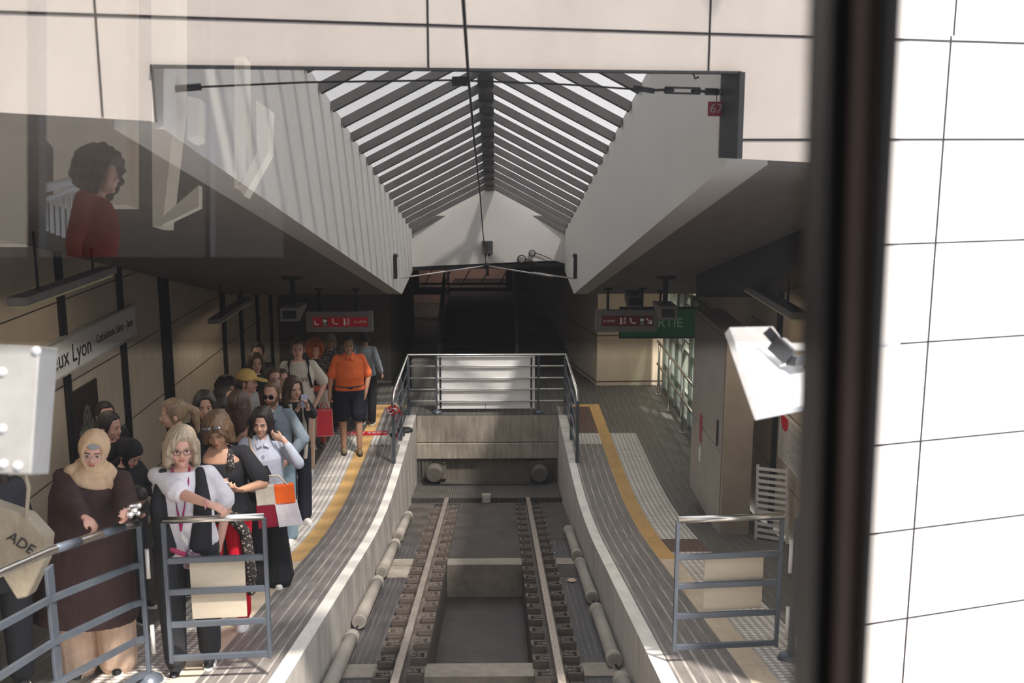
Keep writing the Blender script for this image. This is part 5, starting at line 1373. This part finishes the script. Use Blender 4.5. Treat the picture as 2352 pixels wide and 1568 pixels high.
# -- girl in the pale blue shirt
P = person('shirt', (600, 936), 1.66, 12, 'person in pale blue shirt with one hand behind the neck, wide black trousers', sk=SK1, hr=('long', H_DARK), build=.95, bust=.7, hd=(-14, 10, 4), eyes='down',
    A=('px', 582, 1094, 8.95), B=('px', 652, 1010, 9.05), hA=(-.9, .1, -.8), hB=(.8, -.35, -1.3), handA=dict(d=(1, -.25, .0), p=(0, -.2, 1), curl=.4, side=-1), handB=dict(d=(-1, .25, .35), p=(-.1, .5, .3), curl=.5, side=-1),
    top=dict(mat=LBL, hem=.95, sleeve=.88, bag=.020, loose=.022, drape=.025, neck=1.42, name='shirt'), bottom=dict(mat=BLK, knee=.085, ankle=.13, length=.09, loose=.015), shoes=dict(mat=SH_W), vox=.0065, Y=9.15)
addp(P, 'shirt_placket', lambda bm: bar(bm, P['ts'] @ V((0, -.150, 1.0)), P['ts'] @ V((0, -.137, 1.30)), .022, .006, up=(0, 1, 0)), cloth('pale_blue_dark', (.36, .39, .50)), smooth=False)
addp(P, 'collar', lambda bm: [bar(bm, P['ts'] @ V((q*.065, -.02, 1.455)), P['ts'] @ V((q*.028, -.115, 1.37)), .05, .008, up=(q*.3, -1, .3)) for q in (-1, 1)], LBL, smooth=False)
addp(P, 'earphone', lambda bm: (eb(bm, (.082, -.002, .075), (.007, .008, .008), P['TH'], 8), cap(bm, P['TH'] @ V((.084, -.006, .072)), P['TH'] @ V((.084, -.014, .045)), .003, .003, 6)), M_signw)
addp(P, 'strap', lambda bm: tube(bm, [P['ts'] @ V(q) for q in ((-.12, .0, 1.435), (-.10, -.10, 1.36), (-.03, -.165, 1.2), (.04, -.18, 1.05))], .010, 6), cloth('tan_strap', (.55, .42, .33)))
phone(P, P['J'][-1][2]+V((.11, -.045, .05)), (1, -.2, .2), (-.2, -.5, .9), 'dark blue phone held above the patchwork tote bag', flat('phone_blue', (.05, .06, .09), .3))
WB = P['W']
c0, c1 = -.09, .27; e = empty('tote_bag', 'patchwork tote bag in cream, orange, white and dark red', 'bag', tuple(WB @ V((.09, -.33, .9))))
bm = BM(); yb_ = -.37
def bagq(x0, x1, z0, z1, mi, sk_=0):
    prism(bm, [WB @ V(q) for q in ((x0+sk_, yb_, z0-.02), (x1+sk_*1.6, yb_, z0-.01), (x1, yb_, z1+.01), (x0, yb_, z1))], (WB.to_3x3() @ V((0, .055, 0))), mi)
bagq(-.08, .08, .92, 1.08, 0, .01); bagq(.08, .25, .92, 1.08, 1, .01); bagq(-.08, .08, .72, .92, 2, .015); bagq(.08, .27, .72, .925, 3, .03)
bm2 = obj('bag_body', bm, [CREAM, cloth('orange_patch', (.85, .14, .02)), cloth('dark_red_patch', (.22, .01, .03)), WHT], e, bevel=.006)
bm = BM(); tube(bm, [WB @ V(q) for q in ((-.05, -.36, 1.08), (.0, -.34, 1.17), (.12, -.34, 1.17), (.2, -.36, 1.08))], .009, 6); obj('handle', bm, CREAM, e)

# -- bearded man in sunglasses, denim shirt, jeans
P = person('denim', (624, 876), 1.80, -14, 'person with beard and sunglasses in grey blue overshirt and light jeans', sk=SK3, hr=('crop', H_LBR), build=1.08, hd=(2, 2, 0),
    B=('px', 660, 1056, 10.8), A=(-.22, -.10, .93), hB=(1, .3, -.5), top=dict(mat=DEN, hem=.86, sleeve=.95, bag=.028, loose=.026, drape=.012, neck=1.41, name='overshirt'), bottom=dict(mat=JEA, knee=.066, ankle=.052, loose=.014), shoes=dict(mat=SH_W), vox=.0065, Y=11.0, step=(-.05, .1))
glasses(P, M_dark, flat('black_lens', (.01, .01, .012), .1), r=.024)
def beard(bm):
    radial(bm, lambda d, az, el: headr(d)-.012+(.020 if (el < -16-16*(1-sst(20, 55, abs(az))) and abs(az) < 92 and el > -80) else 0), P['TH'])
addp(P, 'beard', beard, H_LBR, vox=.007)
addp(P, 'undershirt', lambda bm: loft(bm, [(0, -.028, 1.16, .07, .128), (0, -.022, 1.3, .07, .122), (0, .0, 1.40, .068, .092), (0, .012, 1.43, .06, .064)], T=P['ts']), WHT, vox=.008)
addp(P, 'collar', lambda bm: [bar(bm, P['ts'] @ V((q*.075, .0, 1.46)), P['ts'] @ V((q*.075, -.125, 1.35)), .055, .01, up=(q*.5, -1, .3)) for q in (-1, 1)], DEN, smooth=False)
addp(P, 'watch', lambda bm: tube(bm, [P['J'][1][2].lerp(P['J'][1][1], .12)+V((math.cos(t)*.034, math.sin(t)*.034, .004*math.sin(t))) for t in [2*PI*j/14 for j in range(14)]], .011, 6, closed=True), M_ink)
addp(P, 'pocket', lambda bm: box(bm, P['ts'] @ V((.085, -.150, 1.24)), (.09, .01, .10)), DEN, smooth=False)

# -- woman photographing with a lilac phone
P = person('photo', (672, 866), 1.72, 34, 'person with long dark hair holding up a lilac phone to photograph', sk=SK1, hr=('long', H_BROWN), build=.95, bust=.7, hd=(4, 4, 0), eyes='down',
    A=('px', 684, 940, 11.85), B=('px', 706, 938, 11.8), hA=(-.7, .1, -1), hB=(.7, .1, -1), handA=dict(d=(.1, -.3, 1), p=(.6, -.3, 0), curl=.5, side=-1), handB=dict(d=(-.2, -.3, 1), p=(-.8, -.2, 0), curl=.5, side=1),
    top=dict(mat=BLK, hem=.86, sleeve=.9, bag=.02, loose=.02, drape=.01, name='jacket'), bottom=dict(mat=NAVY, knee=.07, ankle=.07), shoes=dict(mat=SH_W), vox=.008, Y=12.2)
phone(P, (P['J'][1][2]+P['J'][-1][2])/2+V((0, -.05, .10)), (-1, .1, 0), (0, -.1, 1), 'lilac phone raised by the dark haired woman', flat('phone_lilac', (.50, .52, .70), .3), cam_=True)
addp(P, 'cardigan', lambda bm: [tube(bm, [P['ts'] @ V(q) for q in ((s_*.07, -.06, 1.42), (s_*.05, -.15, 1.2), (s_*.06, -.16, .95), (s_*.05, -.14, .8))], .026, 8) for s_ in (-1, 1)], CREAM, vox=.01)

# -- ponytail woman behind the blonde
P = person('pony', (398, 916), 1.70, -78, 'person with blonde ponytail in black, seen from the side', sk=SK1, hr=('pony', H_LBL), build=1.0, bust=.7, hd=(6, 4, 0), top=dict(mat=BLK, hem=.84, sleeve=.9, bag=.02), bottom=dict(mat=BLK, ankle=.06), shoes=dict(mat=SH_K), vox=.008, Y=8.9)
glasses(P, flat('pink_frame', (.5, .3, .28), .3), dy=.03, dz=.085)
# -- black dressed pair by the poster
P = person('profile', (247, 946), 1.68, 62, 'person with tied dark hair and black clothes raising an arm by the wall', sk=SK3, hr=('tucked', H_DARK), build=1.0, bust=.6, hd=(12, 8, 0), A=('px', 285, 1050, 8.6), B=('px', 296, 1056, 8.5), hA=(-.4, .0, -1), hB=(.5, .0, -1), handA=dict(curl=.8), handB=dict(curl=.8),
    top=dict(mat=BLK, hem=.84, sleeve=.92, bag=.028, loose=.02), bottom=dict(mat=BLK2), shoes=dict(mat=SH_K), vox=.008, Y=8.9)
phone(P, (P['J'][1][2]+P['J'][-1][2])/2+V((0, -.09, .08)), (.9, -.2, 0), (0, -.4, .9), 'small phone in the hands of the woman by the poster', M_dark)
P = person('behind', (240, 924), 1.66, 40, 'person with black hair mostly hidden behind the woman by the poster', sk=SK3, hr=('short', H_DARK), top=dict(mat=BLK, sleeve=.9), bottom=dict(mat=BLK2), shoes=dict(mat=SH_K), vox=.012, Y=9.9)
# -- dark cap seen between, and the bent figure reading a phone
P = person('hood', (286, 1004), 1.50, 66, 'person in black hood bowing the head, by the black wall strip', sk=SK3, hr=('short', H_DARK), hd=(0, 38, 0), A=(-.05, -.36, 1.28), B=(.08, -.36, 1.22), top=dict(mat=BLK, sleeve=.9, bag=.03), bottom=dict(mat=BLK2), shoes=dict(mat=SH_K), vox=.01, Y=8.35)
addp(P, 'hood', lambda bm: radial(bm, lambda d, az, el: headr(d)-.012+(.032 if ((az/50)**2+((el+12)/42)**2) > 1 else 0), P['TH']), BLK, vox=.01)
P = person('bent', (308, 1090), 1.42, 55, 'person with short dark hair bending over a phone behind the railing', sk=SK3, hr=('short', H_DARK), build=1.05, lean=22, hd=(0, 34, 0), A=('px', 306, 1225, 7.0), B=('px', 322, 1232, 6.95), hA=(-.5, 0, -1), hB=(.5, 0, -1), handA=dict(curl=.7, p=(.3, 0, 1)), handB=dict(curl=.7, p=(-.3, 0, 1)),
    top=dict(mat=cloth('dark_green_jacket', (.03, .035, .03)), hem=.8, sleeve=.85, bag=.03), bottom=dict(mat=BLK), shoes=dict(mat=SH_K), vox=.0075, Y=7.75)
phone(P, (P['J'][1][2]+P['J'][-1][2])/2+V((.0, -.09, .05)), (.9, .2, 0), (0, -.5, .5), 'dark phone read by the bending person', M_dark)
glasses(P, M_dark)
# -- heads between
P = person('dark1', (468, 901), 1.66, 8, 'person with long black hair just behind the woman in red trousers', sk=SK2, hr=('long', H_DARK), hd=(8, 0, 0), top=dict(mat=BLK, sleeve=.9), bottom=dict(mat=BLK), shoes=dict(mat=SH_K), vox=.008, Y=9.45)
P = person('dark2', (506, 915), 1.60, 16, 'person whose dark fringed face peeps past the sunglasses on brown hair', sk=SK2, hr=('shag', H_DARK), hd=(8, 0, 0), top=dict(mat=BLK, sleeve=.9), bottom=dict(mat=BLK), shoes=dict(mat=SH_K), vox=.009, Y=10.5)
P = person('back', (548, 899), 1.66, 150, 'person with long brown hair and bare shoulders, back turned', sk=SK1, hr=('long', H_BROWN), hd=(20, 0, 0), top=dict(mat=NAVY, hem=.84, sleeve=0, neck=1.26), bottom=dict(mat=BLK), shoes=dict(mat=SH_K), vox=.008, Y=9.9)
addp(P, 'strap', lambda bm: [tube(bm, [(q*.10, -.09, 1.25), (q*.11, .0, 1.44), (q*.09, .105, 1.25)], .012, 6) for q in (-1, 1)], NAVY)
P = person('cap', (566, 850), 1.74, 74, 'person in a yellow baseball cap turned sideways', sk=SK3, hr=('crop', H_LBR), hd=(8, 4, 0), top=dict(mat=cloth('grey_shirt', (.30, .29, .28)), sleeve=.9, bag=.02), bottom=dict(mat=NAVY), shoes=dict(mat=SH_K), vox=.008, Y=12.4)
def capf(bm):
    T = P['TH']; radial(bm, lambda d, az, el: headr(d)-.016+(.034 if el > 12 else 0), T)
    loft(bm, [(0, -.085, .155, .062, .075), (0, -.085, .163, .060, .073)], T=T @ Matrix.Translation((0, -.02, 0)) @ Matrix.Rotation(R(10), 4, 'X'))
addp(P, 'cap', capf, YEL, vox=.006)
P = person('darkcurly', (522, 873), 1.70, 60, 'person with dark curly hair at the left shoulder of the yellow cap', sk=SK2, hr=('curly', H_DARK), top=dict(mat=BLK, sleeve=.9), bottom=dict(mat=BLK), shoes=dict(mat=SH_K), vox=.012, Y=13.2)
P = person('darkshort', (514, 886), 1.66, 80, 'person with short dark hair just above the brown haired back', sk=SK2, hr=('short', H_DARK), top=dict(mat=BLK, sleeve=.9), bottom=dict(mat=BLK), shoes=dict(mat=SH_K), vox=.012, Y=11.2)
P = person('coat', (586, 812), 1.70, 18, 'person with brown hair and dark coat standing behind the yellow cap', sk=SK1, hr=('long', H_BROWN), hd=(6, 0, 0), top=dict(mat=BLK2, sleeve=.9, bag=.03, name='coat', hem=.6), bottom=dict(mat=BLK), shoes=dict(mat=SH_K), vox=.009, Y=14.3)
P = person('tall', (592, 788), 1.84, 0, 'tall person with dark hair farthest back by the cream wall', sk=SK3, hr=('short', H_DARK), top=dict(mat=BLK2, sleeve=.9), bottom=dict(mat=BLK), shoes=dict(mat=SH_K), vox=.012, Y=15.2)
P = person('boy1', (627, 845), 1.78, 22, 'young person with short brown hair, one of two faces together, nearer one', sk=SK3, hr=('short', H_BROWN), hd=(10, 0, 0), top=dict(mat=cloth('maroon', (.10, .04, .04)), sleeve=.9), bottom=dict(mat=NAVY), shoes=dict(mat=SH_K), vox=.009, Y=13.3)
P = person('boy2', (647, 848), 1.74, 22, 'young person with short brown hair squeezed behind the first young face', sk=SK3, hr=('short', H_BROWN), hd=(6, 0, 0), top=dict(mat=cloth('grey_knit', (.2, .19, .18)), sleeve=.9), bottom=dict(mat=NAVY), shoes=dict(mat=SH_K), vox=.009, Y=14.0)
# -- white t-shirt with rucksack straps
P = person('tee', (683, 778), 1.74, 12, 'person in white t-shirt with black rucksack straps and dark print', sk=SK3, hr=('short', H_BROWN), build=1.05, B=(.20, -.12, .95), hB=(.9, .3, -.8), top=dict(mat=CREAM, hem=.86, sleeve=.42, bag=.03, loose=.02, drape=.012), bottom=dict(mat=BEI), shoes=dict(mat=SH_W), vox=.008, Y=14.6)
addp(P, 'rucksack_straps', lambda bm: [tube(bm, [P['ts'] @ V(q) for q in ((s_*.10, .06, 1.45), (s_*.115, -.075, 1.41), (s_*.115, -.142, 1.28), (s_*.15, -.10, 1.12))], .015, 8) for s_ in (-1, 1)], BLK)
text('shirt_print', 'Livin', .12, P['W'] @ Matrix.Translation((.0, -.162, 1.24)) @ Matrix.Rotation(R(90), 4, 'X'), M_ink, P['e'], width=.17)
# -- orange haired woman in a floral dress
P = person('curly', (722, 783), 1.66, 28, 'person with bushy orange hair, floral dress and coral leggings', sk=SK3, hr=('curly', H_ORANGE), build=1.0, bust=.8, hd=(0, 6, 0), face=False, top=dict(mat=FLOR, hem=.58, sleeve=.3, bag=.02, flare=.05, name='dress'), bottom=dict(mat=CORAL, knee=.05, ankle=.04), shoes=dict(mat=flat('taupe_shoe', (.35, .28, .24), .6)), vox=.010, Y=16.0)
addp(P, 'wrap', lambda bm: loft(bm, [(.05, -.03, .52, .16, .13), (.04, -.02, .75, .16, .13), (.03, 0, .92, .15, .12)]), CREAM, vox=.012)
P = person('greyhead', (757, 768), 1.66, 24, 'person with short grey hair and dark knotted top beside the orange polo', sk=SK2, hr=('shag', H_GREY), build=1.0, top=dict(mat=FLOR, hem=.9, sleeve=.3), bottom=dict(mat=cloth('dark_brown', (.05, .035, .03)), knee=.08, ankle=.08), shoes=dict(mat=flat('taupe_shoe2', (.3, .22, .18), .6)), vox=.010, Y=16.95)
# -- man in the orange polo shirt
P = person('orange', (800, 772), 1.80, 10, 'person in orange polo, navy shorts and olive slip-on shoes', sk=SK2, hr=('crop', H_DARK), build=1.22, belly=.03, hd=(0, 4, 0), B=(.22, -.08, .88), A=(-.30, -.06, .84), hB=(.95, .3, -.4), hA=(-.8, .3, -.9),
    handB=dict(d=(-.2, .0, -1), curl=.5), handA=dict(d=(0, -.05, -1), curl=1.0), top=dict(mat=ORA, hem=.93, sleeve=.42, bag=.022, loose=.020, neck=1.43, drape=.006, name='polo_shirt'), bottom=dict(mat=NAVY, kind='shorts', length=.52, knee=.085, loose=.02), shoes=dict(mat=SH_G, low=True, sole=M_dark), vox=.0075, Y=15.7, step=(-.02, -.10))
addp(P, 'belt', lambda bm: tube(bm, [V((math.cos(t)*.195, math.sin(t)*.165, 1.0)) for t in [2*PI*j/30 for j in range(30)]], .014, 8, closed=True), M_dark)
addp(P, 'collar', lambda bm: [bar(bm, P['ts'] @ V((q*.07, .0, 1.46)), P['ts'] @ V((q*.03, -.12, 1.385)), .05, .01, up=(q*.4, -1, .3)) for q in (-1, 1)], ORA, smooth=False)
W2 = P['W']; hnd_ = P['J'][-1][2]
e = empty('shopping_bag', 'red paper carrier bag hanging from the orange polo man hand', 'bag', tuple(W2 @ (hnd_+V((0, 0, -.5)))))
bx, by, bz = hnd_.x-.07, hnd_.y-.05, hnd_.z
bm = BM(); prism(bm, [W2 @ V(q) for q in ((bx-.13, by, bz-.58), (bx+.11, by, bz-.58), (bx+.10, by, bz-.20), (bx-.11, by, bz-.20))], W2.to_3x3() @ V((0, .10, 0))); obj('bag_body', bm, flat('red_paper_bag', (.75, .025, .06), .4, emis=None), e, bevel=.004)
bm = BM()
for a_, b_ in (((-.13, -.58), (.11, -.58)), ((.11, -.58), (.10, -.20)), ((.10, -.20), (-.11, -.20)), ((-.11, -.20), (-.13, -.58))): bar(bm, W2 @ V((bx+a_[0], by-.003, bz+a_[1])), W2 @ V((bx+b_[0], by-.003, bz+b_[1])), .012, .004, up=(0, 1, 0))
obj('piping', bm, flat('pink_piping', (.8, .35, .35), .5), e)
bm = BM(); tube(bm, [W2 @ V(q) for q in ((bx-.07, by, bz-.2), (bx-.03, by, bz-.09), (bx+.02, by, bz-.09), (bx+.06, by, bz-.2))], .007, 6); obj('handle', bm, M_red, e)
# -- person in a grey shirt behind him
P = person('greyshirt', (838, 760), 1.80, 168, 'person in grey long sleeved shirt and black trousers behind the orange polo', sk=SK2, hr=('short', H_DARK), build=1.05, B=(.30, .05, .95), A=(-.30, .02, .95), top=dict(mat=cloth('grey_stripe_shirt', (.30, .34, .38)), hem=.88, sleeve=.9, bag=.03, loose=.02), bottom=dict(mat=BLK, knee=.07, ankle=.06), shoes=dict(mat=SH_K), vox=.010, Y=17.3)

# -- passenger behind the camera, seen only as a reflection in the window
def mirrored_person():
    p = mir(235, 350, 6.3); rz = 1.66
    P = person('rider', (640, 700), 1.70, 95, 'person in dark red top riding in the car, mirrored in the window', sk=SK3, hr=('curly', H_DARK), top=dict(mat=cloth('deep_red_top', (.20, .025, .025)), sleeve=.9), bottom=dict(mat=BLK), shoes=dict(mat=SH_K), vox=.012, face=False)
    P['e'].location = (p.x, p.y, p.z-1.72); P['e']['group'] = 'passengers in the car'
mirrored_person()
